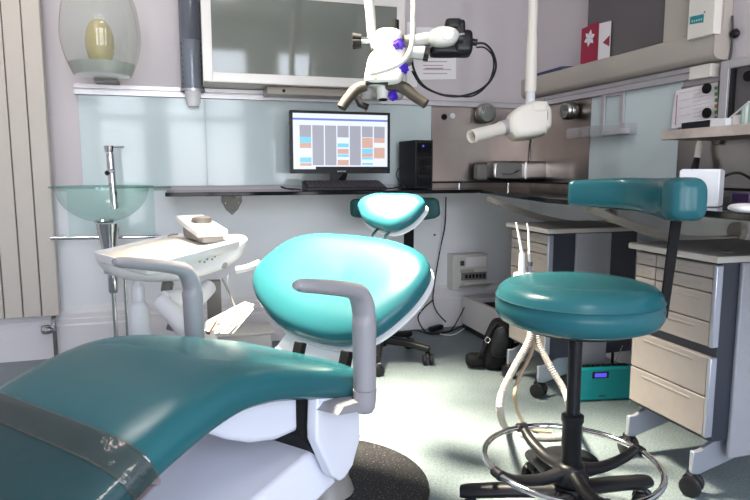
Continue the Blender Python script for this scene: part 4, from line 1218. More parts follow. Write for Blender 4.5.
# seat loft
ztop = [(-1.25, .185), (-1.10, .235), (-0.95, .300), (-0.80, .367), (-0.68, .425), (-0.60, .464), (-.54, .492), (-.48, .513), (-.405, .534), (-.32, .545), (-.23, .536), (-.15, .517), (-.07, .493), (0.0, .472), (0.05, .456)]
sp = smooth_pts([(s, z, 0) for s, z in ztop], 4)


def seat_section(s, z, tx_, w0, w1, T, grow=0.0, n=48, e=0.34):
    nrm = V((-tx_[1], tx_[0])).normalized()
    ring = []
    yc = (w0 + w1) / 2; hw_ = (w1 - w0) / 2 + grow
    T = T + 2 * grow
    for k in range(n):
        a = 2 * PI * k / n
        cy_ = math.copysign(abs(math.cos(a)) ** 0.42, math.cos(a)) * hw_
        cz_ = math.copysign(abs(math.sin(a)) ** 0.62, math.sin(a)) * T / 2
        off = -T / 2 + grow + cz_
        ring.append(V((s + nrm.x * off, yc + cy_, z + nrm.y * off)))
    return ring


def seat_rings(i0, i1, grow=0.0):
    R_ = []
    for i in range(i0, i1):
        p = sp[i]; pn = sp[min(i + 1, len(sp) - 1)]; pp = sp[max(i - 1, 0)]
        t = (pn - pp)
        R_.append(seat_section(p.x, p.y, (t.x, t.y), 0.0, 0.48, 0.088, grow))
    return R_


mb = MB(XC)
rings = seat_rings(0, len(sp))
# rounded hip end
t = (sp[-1] - sp[-2]).normalized(); nr = V((-t.y, t.x, 0))
for k in range(1, 7):
    a = k / 6 * PI / 2
    ex = 0.022 * math.sin(a); sc_ = math.cos(a) ** 0.5
    T_ = 0.088 * max(sc_, 0.05); g = 0.48 * (1 - max(math.cos(a), 0.0) ** 0.5) * 0.16
    s_ = sp[-1].x + t.x * ex - nr.x * (0.088 - T_) / 2; z_ = sp[-1].y + t.y * ex - nr.y * (0.088 - T_) / 2
    rings.append(seat_section(s_, z_, (t.x, t.y), g, 0.48 - g, T_))
mb.rings(rings)
mb.build('seat_cushion', 'teal', ch, angle=60)
# plastic foot cover (own thing)
i_end = max(i for i in range(len(sp)) if sp[i].x < -0.54)
pc = thing('plastic_foot_cover', 'clear plastic cover over the foot end of dental chair', 'cover', XC @ V((-0.9, 0.24, 0.25)))
mb = MB(XC); mb.rings(seat_rings(0, i_end + 1, 0.005), cap=False); mb.build('cover_film', 'film', pc, angle=80)
hb = MB(XC); hb.rings(seat_rings(i_end - 3, i_end + 1, 0.0075), cap=False); hb.build('hem_band', 'filmband', pc, angle=80)
p = [V(r) for r in seat_section(sp[i_end].x, sp[i_end].y, ((sp[i_end + 1] - sp[i_end - 1]).x, (sp[i_end + 1] - sp[i_end - 1]).y), 0.0, 0.48, 0.088, 0.008)]
MB(XC).tube(p, 0.0022, 6, closed=True).build('hem_edge', 'filmband', pc)
p = [V(r) for r in seat_section(sp[i_end - 3].x, sp[i_end - 3].y, ((sp[i_end - 1] - sp[i_end - 4]).x, (sp[i_end - 1] - sp[i_end - 4]).y), 0.0, 0.48, 0.088, 0.008)]
MB(XC).tube(p, 0.0018, 6, closed=True).build('hem_edge', 'filmband', pc)

# backrest
ang = math.radians(38)
UB = V((math.cos(ang), 0, math.sin(ang)))   # chair local
bc_ = V((0.273, 0.245, 0.578))
XB = frame_xf(bc_, (0, 1, 0), UB, V((0, 1, 0)).cross(UB))   # x lateral, y up along pad, z = normal
if XB.col[2].z < 0:
    XB = frame_xf(bc_, (0, 1, 0), UB, UB.cross(V((0, 1, 0))))
bo = [(0.292, 0.001), (0.235, -0.085), (0.125, -0.15), (0.01, -0.18), (-0.12, -0.185), (-0.215, -0.145), (-0.275, -0.05), (-0.292, 0.035), (-0.275, 0.090), (-0.235, 0.132), (-0.17, 0.166), (-0.08, 0.192), (0.06, 0.200), (0.19, 0.182), (0.265, 0.12)]
bo = [(x * 0.965, y * 0.965) for x, y in bo]
NB = XB.col[2].to_3d()
mb = MB(XC); pad(mb, bo, 0.085, XB, conc=0.03, e1=0.42, e2=0.75, nphi=26)
mb.build('backrest_cushion', 'teal', ch, angle=60)
mb = MB(XC); pad(mb, bo, 0.050, XB, conc=0.03, e1=0.35, e2=0.8, lo=PI * 0.5, shift=-0.030, grow=1.0)
mb.build('backrest_shell', 'white', ch, angle=60)
# headrest
hc = V((0.555, 0.230, 0.768)); a2 = math.radians(42)
UH = V((math.cos(a2), 0, math.sin(a2)))
XHd = frame_xf(hc, (0, 1, 0), UH, UH.cross(V((0, 1, 0))))
if XHd.col[2].z < 0: XHd = frame_xf(hc, (0, 1, 0), UH, V((0, 1, 0)).cross(UH))
ho = [(0.126, -0.008), (0.09, -0.045), (0.03, -0.068), (-0.035, -0.075), (-0.085, -0.035), (-0.105, 0.02), (-0.10, 0.048), (-0.069, 0.074), (-0.02, 0.082), (0.043, 0.080), (0.10, 0.074), (0.138, 0.048), (0.142, 0.015)]
ho = [(x * 0.95, y * 0.93) for x, y in ho]
mb = MB(XC); pad(mb, ho, 0.052, XHd, conc=0.04, e1=0.45, e2=0.75); mb.build('headrest_cushion', 'teal', ch, angle=60)
mb = MB(XC); pad(mb, ho, 0.032, XHd, conc=0.04, e1=0.4, e2=0.8, lo=PI * 0.5, shift=-0.024); mb.build('headrest_shell', 'white', ch, angle=60)
NH = XHd.col[2].to_3d()
for y in (0.22, 0.27):
    MB(XC).cyl(V((0.40, y, 0.70)) - NB * 0.04, V((hc.x, y, hc.z)) - NH * 0.035, 0.005).build('headrest_rod', 'chrome', ch)
# backrest frame & hinge posts
for y in (0.222, 0.078):
    MB(XC).box((-0.010, y - 0.013, -0.10), (0.012, y + 0.013, 0.0), Matrix.Translation((0.092, 0, 0.47)) @ Matrix.Rotation(0.35, 4, 'Y')).build('hinge_post', 'blackm', ch, bevel=0.003)
MB(XC).hexa([V((0.085, 0.05, 0.38)), V((0.085, 0.36, 0.38)), V((0.11, 0.36, 0.35)), V((0.11, 0.05, 0.35))], [V((0.30, 0.16, 0.56)), V((0.30, 0.32, 0.56)), V((0.33, 0.32, 0.53)), V((0.33, 0.16, 0.53))]).build('backrest_frame', 'white', ch, bevel=0.004)


def armrest(y, nm):
    pth = [(0.004, y, 0.425), (0.003, y, 0.50), (0.002, y, 0.57), (-0.003, y, 0.612), (-0.022, y, 0.642), (-0.06, y, 0.656), (-0.13, y, 0.672), (-0.20, y, 0.686), (-0.222, y, 0.690)]
    rs = [0.026, 0.027, 0.028, 0.029, 0.027, 0.023, 0.021, 0.018, 0.010]
    pts_ = smooth_pts(pth, 5)
    n0 = len(pth); rr_ = []
    for i in range(len(pts_)):
        tt2 = i / 5; k = min(int(tt2), n0 - 2); u = tt2 - k
        rr_.append(rs[k] * (1 - u) + rs[k + 1] * u)
    rings_ = []
    for i, p_ in enumerate(pts_):
        tg = (pts_[min(i + 1, len(pts_) - 1)] - pts_[max(i - 1, 0)]).normalized()
        nn = V((-tg.z, 0, tg.x))
        r_ = rr_[i]
        rings_.append([p_ + V((0, 1, 0)) * (math.cos(2 * PI * k / 18) * r_ * 0.95) + nn * (math.sin(2 * PI * k / 18) * r_ * (0.95 if i < 12 else 0.72)) for k in range(18)])
    MB(XC).rings(rings_).build('armrest', 'arm', ch, angle=60)
    s_ = 1 if y < 0.24 else -1
    mb = MB(XC)
    mb.rings([[V((0.004 + dx * math.cos(2 * PI * k / 18), y + 0.0 + dx * 0.95 * math.sin(2 * PI * k / 18), z)) for k in range(18)] for z, dx in ((0.373, 0.019), (0.38, 0.024), (0.40, 0.026), (0.424, 0.027))])
    mb.prism([(0.022, y - s_ * 0.004, 0.398), (0.018, y - s_ * 0.004, 0.380), (0.004, y - s_ * 0.004, 0.375), (-0.10, y - s_ * 0.004, 0.400), (-0.08, y - s_ * 0.004, 0.412)], (0, s_ * 0.065, 0))
    mb.build('armrest_socket', 'arm', ch, angle=60)


armrest(-0.032, 'near')
armrest(0.512, 'far')
# white under-seat shells
und = [(-0.42, .455), (-0.36, .435), (-.31, .402), (-.25, .372), (-.18, .352), (-.07, .345), (-.045, .36), (-.045, .425), (-0.25, .465)]
MB(XC).prism([V((s, 0.06, z)) for s, z in und], (0, 0.36, 0)).build('seat_pan_shell', 'shroud', ch, bevel=0.012, bseg=3)
pan = [(-0.098, .425), (0.03, .392), (0.058, .360), (0.062, .280), (0.03, .222), (0.0, .205), (-0.02, .205), (-0.05, .232), (-.103, .333), (-.103, .36)]
MB(XC).prism([V((s, 0.018, z)) for s, z in pan], (0, 0.03, 0)).build('side_cover', 'shroud', ch, bevel=0.006, bseg=3)
MB(XC).prism([V((s, 0.432, z)) for s, z in pan], (0, 0.03, 0)).build('side_cover', 'shroud', ch, bevel=0.006, bseg=3)
MB(XC).prism([V((s, 0.05, z)) for s, z in [(-0.12, .42), (0.04, .385), (0.05, .25), (-0.03, .24), (-0.12, .34)]], (0, 0.38, 0)).build('pivot_block', 'blackm', ch)
# lift arm sloping down to the foot end
MB(XC).hexa([V((-1.05, 0.03, 0.02)), V((-1.05, 0.45, 0.02)), V((0.03, 0.42, 0.17)), V((0.03, 0.06, 0.17))],
            [V((-1.05, 0.08, 0.105)), V((-1.05, 0.40, 0.105)), V((-0.045, 0.40, 0.288)), V((-0.045, 0.06, 0.288))]).build('lift_arm_cover', 'shroud', ch, bevel=0.012, bseg=3)
bp_ = V((.352, 1.60, 0))
MB().lathe([(0.0005, 0.015), (0.075, 0.015), (0.070, 0.03), (0.062, 0.05), (0.060, 0.25), (0.0005, 0.25)], bp_).build('base_column', 'mgrey', ch)
MB(XC).prism([V((s, 0.10, z)) for s, z in [(-1.05, 0.0), (0.2, 0.0), (0.2, 0.014), (-1.05, 0.02)]], (0, 0.28, 0)).build('base_plate', 'mgrey', ch) if False else None
tag(MB().lathe([(0.0005, 0.0), (0.317, 0.0), (0.317, 0.008), (0.310, 0.012), (0.0005, 0.012)], (.335, 1.641, 0.0005), seg=80).build('floor_mat', 'speck'), 'round speckled black rubber mat beneath the dental chair', 'mat')

# ------------------------------------------------------------------ delivery unit (tray)
zt = 0.66
Lc, Fc, Rc = atz(92, 252, zt), atz(146, 266, zt), atz(242, 240, zt)
Bc = atz(176, 233, zt)
tu = thing('delivery_unit', 'white dentist instrument tray unit beside the dental chair', 'tray unit', V((-0.02, 2.0, 0)))
cen = (Lc + Fc + Rc + Bc) / 4


def shrink(P_, k, z):
    return [V((cen.x + (p_.x - cen.x) * k, cen.y + (p_.y - cen.y) * k, z)) for p_ in P_]


Q4 = [Lc, Fc, Rc, Bc]
q_out = []
for i in range(4):   # rounded corners
    a0, a1, a2_ = Q4[i - 1], Q4[i], Q4[(i + 1) % 4]
    d0 = (a0 - a1).normalized() * 0.03; d1 = (a2_ - a1).normalized() * 0.03
    for k in range(5):
        u = k / 4
        q_out.append((a1 + d0) * (1 - u) ** 2 + a1 * 2 * u * (1 - u) + (a1 + d1) * u * u)
lvl = [(0.95, zt - 0.030), (0.985, zt - 0.024), (1.0, zt - 0.006), (1.0, zt), (0.975, zt), (0.965, zt - 0.006), (0.96, zt - 0.012)]
MB().rings([shrink(q_out, k, z) for k, z in lvl]).build('tray_top', 'white', tu)
MB().hexa(shrink(q_out, 0.93, zt - 0.012), shrink(q_out, 0.93, zt - 0.0095)).build('tray_liner', 'traymat', tu)
# rounded housing beneath: runs along the front-right edge
FR = (Rc - Fc).normalized(); FN = V((FR.y, -FR.x, 0))
if FN.dot(CAM - Fc) < 0: FN = -FN
hcn = atd(168, 262, (Fc - CAM).dot(FW) + 0.06)
H0 = atz(100, 262, zt - 0.04); H1 = atz(243, 246, zt - 0.03)
hx = (H1 - H0); hl = hx.length; hx.normalize()
XHs = frame_xf((H0 + H1) / 2, hx, V((-hx.y, hx.x, 0)), (0, 0, 1))
hs = MB(XHs)
ol = [(-0.5, 0.02), (-0.49, -0.02), (-0.42, -0.06), (-0.28, -0.09), (-0.10, -0.105), (0.08, -0.105), (0.28, -0.085), (0.42, -0.05), (0.49, 0.0), (0.5, 0.045), (0.4, 0.05), (0.0, 0.02), (-0.4, 0.02)]
pad(hs, [(x * hl, y * 0.80) for x, y in ol], 0.17, Matrix.Rotation(PI / 2, 4, 'X'), e1=0.45, e2=0.7)
hs.build('housing', 'white', tu, angle=60)
hY = -0.088
for k, (u, v, mm) in enumerate([(0.08, 0.0, 'greendot'), (0.10, 0.008, 'orangedot'), (0.115, -0.004, 'mgrey'), (0.135, 0.004, 'tealbadge'), (0.155, 0.012, 'redink'), (0.17, 0.002, 'mgrey'), (0.19, 0.010, 'greendot')]):
    MB(XHs).lathe([(0.0045, 0), (0.004, 0.002)], (u * hl, -0.083, -0.022 + v), (0, -1, 0), 8).build('logo_mark', mm, tu)
MB(XHs).lathe([(0.013, 0), (0.011, 0.003), (0.001, 0.003)], (0.27 * hl, -0.074, -0.047), (0.2, -1, -0.3), 16).build('oval_button', 'arm', tu)
g0, g1, g2 = atd(236, 270, 2.12), atd(247, 268, 2.12), atd(259, 264, 2.12)
MB().tube([g0, g1, g2, g2 + (g2 - g1) * 0.1], [0.013, 0.012, 0.015, 0.010], 14, sm=4).build('tray_handle', 'white', tu)
# control box on tray
kz = zt - 0.004
kc = atz(203, 241, kz)
kx_ = (Rc - Fc).normalized(); ky_ = V((-kx_.y, kx_.x, 0))
ka_, kb_ = atz(180, 236.5, kz), atz(200, 243.5, kz)
kx_ = (kb_ - ka_).normalized(); ky_ = V((-kx_.y, kx_.x, 0))
Xk = frame_xf(ka_, kx_, ky_, (0, 0, 1)); kl = (kb_ - ka_).length
cu = thing('control_box', 'white control box with round dark knob on instrument tray', 'control box', ka_)
MB(Xk).prism([(0.012, 0.01, 0.0), (kl - 0.0, 0.01, 0.0), (kl - 0.005, 0.01, 0.022), (0.004, 0.01, 0.052)], (0, 0.075, 0)).build('box_base', 'mgrey', cu, bevel=0.003)
mb = MB(Xk)
mb.hexa([V((-0.018, -0.012, 0.053)), V((kl + 0.012, -0.012, 0.020)), V((kl + 0.012, 0.095, 0.020)), V((-0.018, 0.095, 0.053))], [V((-0.014, -0.010, 0.078)), V((kl + 0.015, -0.010, 0.044)), V((kl + 0.015, 0.093, 0.044)), V((-0.014, 0.093, 0.078))])
mb.build('box_lid', 'white', cu, bevel=0.006, bseg=3)
nk = V((0.033, 0, kl + 0.03)).normalized()
MB(Xk).lathe([(0.036, 0.0), (0.037, 0.006), (0.033, 0.018), (0.022, 0.022), (0.001, 0.023)], V((kl * 0.5, 0.045, 0.059)), nk, 28).build('dial', 'dsteel', cu)
for x, y in ((208, 240), (221, 237.5)):
    w3 = atz(x, y, kz + 0.004)
    MB().tube([w3 + V((-0.012, 0, 0.0)), w3 + V((-0.008, -0.006, 0.018)), w3 + V((0.004, 0, 0.004)), w3 + V((0.010, -0.004, 0.02))], 0.0035, 8, sm=3).build('clip', 'mgrey', cu)
cable([atz(168, 236, kz + 0.004), atz(172, 234.5, kz + 0.01), atz(178, 234, kz + 0.012)], 0.003, 'mgrey', 'short grey lead behind control box on instrument tray')
# bottle
Db = 1.98
b_b = atd(140, 334, Db); b_t = atd(140, 286, Db)
bt = thing('water_bottle', 'milky white bottle hanging under the instrument tray', 'bottle', (b_b.x, b_b.y, b_b.z - 0.06))
hz = b_t.z
MB().lathe([(0.0005, hz - 0.24), (0.030, hz - 0.24), (0.034, hz - 0.23), (0.034, hz - 0.075), (0.030, hz - 0.060), (0.020, hz - 0.048), (0.017, hz - 0.044)], (b_b.x, b_b.y, 0), seg=30).build('bottle_body', 'frost', bt)
MB().lathe([(0.0005, hz - 0.044), (0.021, hz - 0.044), (0.021, hz - 0.002), (0.019, hz + 0.004), (0.0005, hz + 0.03)], (b_b.x, b_b.y, 0), seg=24).build('cap', 'frost', bt)
# arm under
mb = MB(); a0, a1, a2_ = atd(200, 296, 2.08), atd(165, 304, 1.95), atd(192, 335, 1.90)
XA = frame_xf(a1, RT, UP, -FW)
kk = 1.95 / F_PX
ao = [(-14, 3), (-10, 9), (0, 13), (20, 22), (34, 20), (34, 10), (12, -2), (30, -14), (40, -22), (38, -32), (26, -33), (10, -26), (-8, -10)]
mb = MB()
mb.tube([a0 + V((0.03, 0.05, 0.02)), a0, a1 + V((0, 0, 0.012)), a1], [0.028, 0.030, 0.030, 0.024], 18)
mb.build('arm_link', 'white', tu)
mb = MB()
mb.tube([a1 + V((-0.015, 0, 0.012)), a1.lerp(a2_, 0.35), a1.lerp(a2_, 0.8), a2_ + V((0.02, 0, -0.01))], [0.028, 0.031, 0.033, 0.022], 20, sm=4)
mb.build('arm_link', 'white', tu)
po = V((a2_.x + 0.045, a2_.y + 0.03, 0))
MB().cyl((po.x, po.y, 0.0), (po.x, po.y, a2_.z + 0.01), 0.03).build('support_post', 'white', tu)
MB().lathe([(0.0005, 0), (0.14, 0), (0.13, 0.02), (0.0005, 0.025)], (po.x, po.y, 0.0)).build('post_foot', 'white', tu)
MB().tube([atd(168, 283, 2.06), atd(167, 292, 2.04), atd(174, 300, 2.04), atd(176, 312, 2.04), atd(172, 330, 2.04)], 0.019, 14, sm=4).build('elbow_pipe', 'mgrey', tu)
pa = atd(206, 284, 2.2); pb = atd(221, 312, 2.2)
MB().box((pa.x, 2.17, pb.z - 0.02), (pb.x, 2.22, pa.z + 0.02)).build('rear_post', 'dsteel', tu)
MB().tube([atd(222, 278, 2.1), atd(229, 292, 2.1), atd(235, 308, 2.08)], 0.004, 8, sm=4).build('hose', 'mgrey', tu)
MB().tube([atd(228, 274, 2.1), atd(227, 292, 2.12), atd(232, 302, 2.1)], 0.003, 8, sm=4).build('hose', 'frost', tu)
# handpiece holder plate
hp0, hp1, hp2, hp3 = atd(206, 333, 1.95), atd(206, 322, 1.97), atd(243, 303, 2.05), atd(252, 305, 2.02)
MB().prism([atd(203, 334, 1.93), atd(205, 321, 1.95), atd(244, 302, 2.08), atd(254, 305, 2.06), atd(246, 317, 2.0), atd(228, 334, 1.92)], FW * 0.022).build('handpiece_holder', 'white', tu, bevel=0.005, bseg=3)
for i, (x, y) in enumerate([(213, 327), (226, 318), (238, 309)]):
    MB().lathe([(0.008, 0), (0.007, 0.002), (0.001, 0.002)], atd(x + 6, y - 3, 1.95 + i * 0.045) - FW * 0.005, -FW, 14).build('holder_socket', 'frost', tu)
hpl = ['slim metal handpiece at the left of the holder', 'slim metal handpiece in the middle of holder', 'slim metal handpiece at the right of the holder', 'short copper tipped instrument on the white holder']
for i, (a_, b2, c2) in enumerate([((219, 333), (232, 318), (242, 313)), ((226, 332), (240, 315), (251, 308)), ((233, 334), (246, 318), (253, 309))]):
    o = MB().tube([atd(*a_, 1.86), atd(*b2, 1.90), atd(*c2, 1.93)], [0.0035, 0.004, 0.0028], 10, sm=3).build('handpiece', 'steel2')
    tag(o, hpl[i], 'handpiece', 'handpieces on the tray unit')
o = MB().tube([atd(208, 333, 1.87), atd(213, 325, 1.90), atd(217, 319, 1.92)], [0.007, 0.007, 0.003], 12).build('handpiece', mat('copper_metal', (0.40, 0.22, 0.15), 0.3, 0.8))
tag(o, hpl[3], 'handpiece', 'handpieces on the tray unit')
# wire basket below
wbk = thing('wire_tray', 'pale tray standing on floor behind dental chair', 'tray', atz(250, 345, 0))
p_ = aty(250, 340, 3.0)
MB().box((p_.x - 0.15, 2.93, 0.001), (p_.x + 0.10, 3.12, 0.12)).build('tray_body', 'boxbeige', wbk, bevel=0.01)
MB().box((p_.x - 0.16, 2.92, 0.12), (p_.x + 0.11, 3.13, 0.13)).build('tray_rim', 'switch', wbk, bevel=0.003)

# ------------------------------------------------------------------ assistant syringes and hoses
Ds = 1.92
asu = thing('suction_stand', 'suction and syringe stand with ribbed hoses behind the stool', 'suction stand', V((0, 0, 0)) + V((atd(575, 300, 2.02).x, atd(575, 300, 2.02).y, 0)))
pst = atd(575, 300, 1.86)
MB().cyl((pst.x, pst.y, 0.0), (pst.x, pst.y, atd(575, 285, 1.86).z), 0.011).build('post', 'black', asu)
MB().lathe([(0.0005, 0), (0.10, 0), (0.09, 0.012), (0.012, 0.02)], (pst.x, pst.y, 0)).build('foot', 'black', asu)
h0 = atd(520, 274, Ds)
MB().tube([atd(514, 276, Ds), atd(534, 277, Ds), atd(575, 288, 1.86)], [0.012, 0.016, 0.011], 12).build('holder_arm', 'cream', asu)
for (a_, b2, c2, r_) in [((516, 222), (519.5, 240), (522.5, 256), 0.0034), ((527, 223), (528.5, 232), (529, 256), 0.0028)]:
    MB().tube([atd(*a_, Ds), atd(*b2, Ds), atd(*c2, Ds)], [r_ * 0.8, r_ * 1.1, r_ * 1.5], 10).build('nozzle', 'white', asu)
MB().tube([atd(522, 253, Ds), atd(522, 275, Ds)], [0.0085, 0.0115], 14).build('suction_handle', 'frost', asu)
MB().tube([atd(529.5, 254, Ds), atd(529.5, 275, Ds)], [0.006, 0.0085], 14).build('syringe_handle', 'arm', asu)
MB().tube([atd(529.5, 262, Ds - .01), atd(529.5, 266, Ds - .01)], 0.010, 12).build('syringe_button', 'dgrey', asu)


def ribbed(pts_, r, m, nm, parent, rib=0.0009, pitch=0.0055):
    p_ = smooth_pts(pts_, 60)
    out = [p_[0]]; acc = 0
    for i in range(1, len(p_)):
        acc += (p_[i] - p_[i - 1]).length
        if acc > pitch / 2:
            out.append(p_[i]); acc = 0
    rs_ = [r + (rib if i % 2 else -rib) for i in range(len(out))]
    return MB().tube(out, rs_, 12).build(nm, m, parent)


gz = lambda x, y, z=0.012: atz(x, y, z)
ribbed([atd(524, 277, Ds), atd(531, 305, 1.9), atd(530, 337, 1.88), atd(515, 366, 1.86), atd(502, 392, 1.84), atd(500, 412, 1.82), gz(508, 430), gz(530, 436), gz(556, 437), gz(572, 433)], 0.0105, 'hose', 'ribbed_hose', asu)
ribbed([atd(530, 277, Ds), atd(533, 305, 1.9), atd(538, 340, 1.88), atd(551, 368, 1.86), atd(563, 388, 1.84), atd(569, 405, 1.82), gz(574, 424)], 0.0095, 'hose', 'ribbed_hose', asu)
MB().tube([atd(529, 278, Ds), atd(536, 310, 1.9), atd(532, 350, 1.88), atd(518, 380, 1.86), atd(515, 402, 1.86), gz(524, 424), gz(536, 430), gz(552, 432)], 0.006, 10, sm=8).build('smooth_hose', 'hose2', asu)

# ------------------------------------------------------------------ front stool
SX, SY = 0.893, 1.251
SXY = V((SX, SY, 0))
st = thing('operator_stool', 'teal operator stool with curved backrest and chrome foot ring', 'stool', (SX, SY, 0))
Rs = 0.190; zt2 = 0.640; tk2 = 0.104
prof = [(0.0005, zt2), (Rs * 0.5, zt2 - 0.001), (Rs * 0.8, zt2 - 0.005), (Rs * 0.92, zt2 - 0.012), (Rs * 0.985, zt2 - 0.024), (Rs + 0.001, zt2 - 0.036)]
prof2 = prof + [(Rs + 0.003, zt2 - 0.039), (Rs + 0.0005, zt2 - 0.042), (Rs + 0.004, zt2 - 0.056), (Rs + 0.003, zt2 - 0.078), (Rs - 0.006, zt2 - 0.094), (Rs - 0.03, zt2 - tk2), (0.0005, zt2 - tk2)]
MB().lathe(prof2, SXY, seg=96).build('seat', 'teal', st, angle=70)
MB().tube([SXY + V((math.cos(2 * PI * k / 72) * (Rs + 0.0022), math.sin(2 * PI * k / 72) * (Rs + 0.0022), zt2 - 0.040)) for k in range(72)], 0.0018, 6, closed=True).build('seat_piping', 'dteal', st)
MB().lathe([(0.0005, zt2 - tk2 - 0.012), (0.13, zt2 - tk2 - 0.012), (0.14, zt2 - tk2), (0.0005, zt2 - tk2)], SXY).build('seat_plate', 'black', st)
MB().cyl(SXY + V((0, 0, 0.27)), SXY + V((0, 0, zt2 - tk2 - 0.01)), 0.0165).build('gas_piston', 'black', st)
MB().lathe([(0.024, 0.08), (0.024, 0.285), (0.027, 0.289), (0.027, 0.303), (0.018, 0.308)], SXY).build('column_sleeve', 'black', st)
MB().lathe([(0.0005, 0.13), (0.04, 0.13), (0.045, 0.145), (0.035, 0.175), (0.026, 0.182), (0.0005, 0.182)], SXY).build('ring_hub', 'black', st)
MB().lathe([(0.0005, 0.075), (0.042, 0.075), (0.045, 0.09), (0.040, 0.125), (0.0005, 0.13)], SXY).build('base_hub', 'black', st)
zr_ = 0.185; Rr = 0.211
tilt = Matrix.Translation(SXY + V((0, 0, zr_))) @ Matrix.Rotation(math.radians(1.5), 4, V((0.3, 1, 0)))
MB(tilt).tube([V((math.cos(2 * PI * k / 72) * Rr, math.sin(2 * PI * k / 72) * Rr, 0)) for k in range(72)], 0.0078, 12, closed=True).build('foot_ring', 'chrome', st)


def ang_of(px_, py_, z):
    p_ = atz(px_, py_, z) - SXY
    return math.atan2(p_.y, p_.x)


for (x, y) in [(522, 428), (634, 449), (497, 476), (613, 510)]:
    a = ang_of(x, y, zr_); d = V((math.cos(a), math.sin(a), 0)); s = V((-d.y, d.x, 0))
    mb = MB()
    mb.tube([SXY + d * 0.03 + V((0, 0, 0.158)), SXY + d * 0.09 + V((0, 0, 0.152)), SXY + d * 0.16 + V((0, 0, 0.165)), SXY + d * (Rr - 0.012) + V((0, 0, zr_))], [0.020, 0.017, 0.015, 0.013], 12, sm=4, flat=0.8)
    sp_o = mb.build('ring_spoke', 'black', st)
    pr2 = MB()
    c_ = SXY + d * Rr + V((0, 0, zr_)); 
    a1_ = a - 0.065; a2_2 = a + 0.065
    arc = [SXY + V((math.cos(a1_ + (a2_2 - a1_) * k / 6) * Rr, math.sin(a1_ + (a2_2 - a1_) * k / 6) * Rr, zr_)) for k in range(7)]
    arc = [tilt @ V((math.cos(a1_ + (a2_2 - a1_) * k / 6) * Rr, math.sin(a1_ + (a2_2 - a1_) * k / 6) * Rr, 0)) for k in range(7)]
    pr2.tube(arc, 0.0125, 12).build('clamp', 'black', sp_o)
a_b = ang_of(472, 492, 0.075)
for k in range(5):
    a = a_b + 2 * PI * k / 5
    d = V((math.cos(a), math.sin(a), 0))
    MB().tube([SXY + d * 0.02 + V((0, 0, 0.105)), SXY + d * 0.12 + V((0, 0, 0.096)), SXY + d * 0.255 + V((0, 0, 0.076)), SXY + d * 0.27 + V((0, 0, 0.074))], [0.026, 0.025, 0.023, 0.014], 12, sm=3, flat=0.75).build('base_leg', 'black', st)
    castor(st, SXY + d * 0.25, 0.026, ang=a + 0.7, stem=0.012)
# backrest bolster
def tapered(pts_, rw, rh, m, nm, parent, sm=6, e=0.55, seg=24):
    n0 = len(pts_); P_ = smooth_pts(pts_, sm); rings_ = []
    for i, p_ in enumerate(P_):
        t_ = i / sm; k = min(int(t_), n0 - 2); u = t_ - k
        w_ = rw[k] * (1 - u) + rw[k + 1] * u; h_ = rh[k] * (1 - u) + rh[k + 1] * u
        tg = (P_[min(i + 1, len(P_) - 1)] - P_[max(i - 1, 0)]).normalized()
        sd = tg.cross(V((0, 0, 1))).normalized(); uu = sd.cross(tg)
        rings_.append([p_ + sd * (math.copysign(abs(math.cos(2 * PI * q_ / seg)) ** e, math.cos(2 * PI * q_ / seg)) * w_) + uu * (math.copysign(abs(math.sin(2 * PI * q_ / seg)) ** e, math.sin(2 * PI * q_ / seg)) * h_) for q_ in range(seg)])
    return MB().rings(rings_).build(nm, m, parent, angle=60)


bpts = [(569, 193, 1.66), (573, 193, 1.655), (600, 193, 1.62), (630, 193.5, 1.57), (655, 196, 1.50), (673, 198.5, 1.42), (684, 199.5, 1.35), (690, 199.5, 1.32), (692, 199.5, 1.31)]
rw_ = [0.012, 0.028, 0.030, 0.032, 0.036, 0.042, 0.046, 0.036, 0.010]
rh_ = [0.022, 0.034, 0.037, 0.040, 0.043, 0.048, 0.0485, 0.043, 0.024]
tapered([atd(x, y, D) for x, y, D in bpts], rw_, rh_, 'teal', 'backrest', st)
p_a = atd(677, 214, 1.42); p_b = atd(660, 300, 1.42)
pt_ = V((p_a.x, p_a.y, p_a.z)); pbm = V((p_b.x, p_b.y, 0.535))
pbm = atd(664, 318, 1.43)
dd = V((0.95, -0.3, 0)).normalized() * 0.0125; ee = V((0.3, 0.95, 0)).normalized() * 0.004
MB().hexa([pbm - dd - ee, pbm + dd * 0.6 - ee, pbm + dd * 0.6 + ee, pbm - dd + ee], [pt_ - dd - ee, pt_ + dd - ee, pt_ + dd + ee, pt_ - dd + ee]).build('backrest_post', 'blackm', st, bevel=0.002)
pl0 = V((pbm.x, pbm.y, pbm.z))
MB().tube([pl0 + V((0, 0, 0.006)), SXY + V((0.06, 0, zt2 - tk2 - 0.012))], 0.011, 8).build('backrest_bracket', 'black', st)

# ------------------------------------------------------------------ second stool behind chair
s2 = V((0.87, 2.75, 0))
s2t = thing('assistant_stool', 'second stool with dark teal backrest behind dental chair', 'stool', s2)
MB().lathe([(0.0005, 0.07), (0.035, 0.07), (0.035, 0.12), (0.022, 0.13), (0.0005, 0.13)], s2).build('base_hub', 'black', s2t)
a0 = math.atan2((atz(422, 364, 0) - s2).y, (atz(422, 364, 0) - s2).x)
for k in range(5):
    a = a0 + 0.30 + 2 * PI * k / 5 - 0.3
    d = V((math.cos(a), math.sin(a), 0))
    MB().tube([s2 + d * 0.02 + V((0, 0, 0.10)), s2 + d * 0.12 + V((0, 0, 0.095)), s2 + d * 0.245 + V((0, 0, 0.075))], [0.022, 0.019, 0.016], 10).build('base_leg', 'black', s2t)
    castor(s2t, s2 + d * 0.24, 0.025, ang=a + 0.4, stem=0.012)
MB().cyl(s2 + V((0, 0, 0.12)), s2 + V((0, 0, 0.44)), 0.017).build('gas_piston', 'black', s2t)
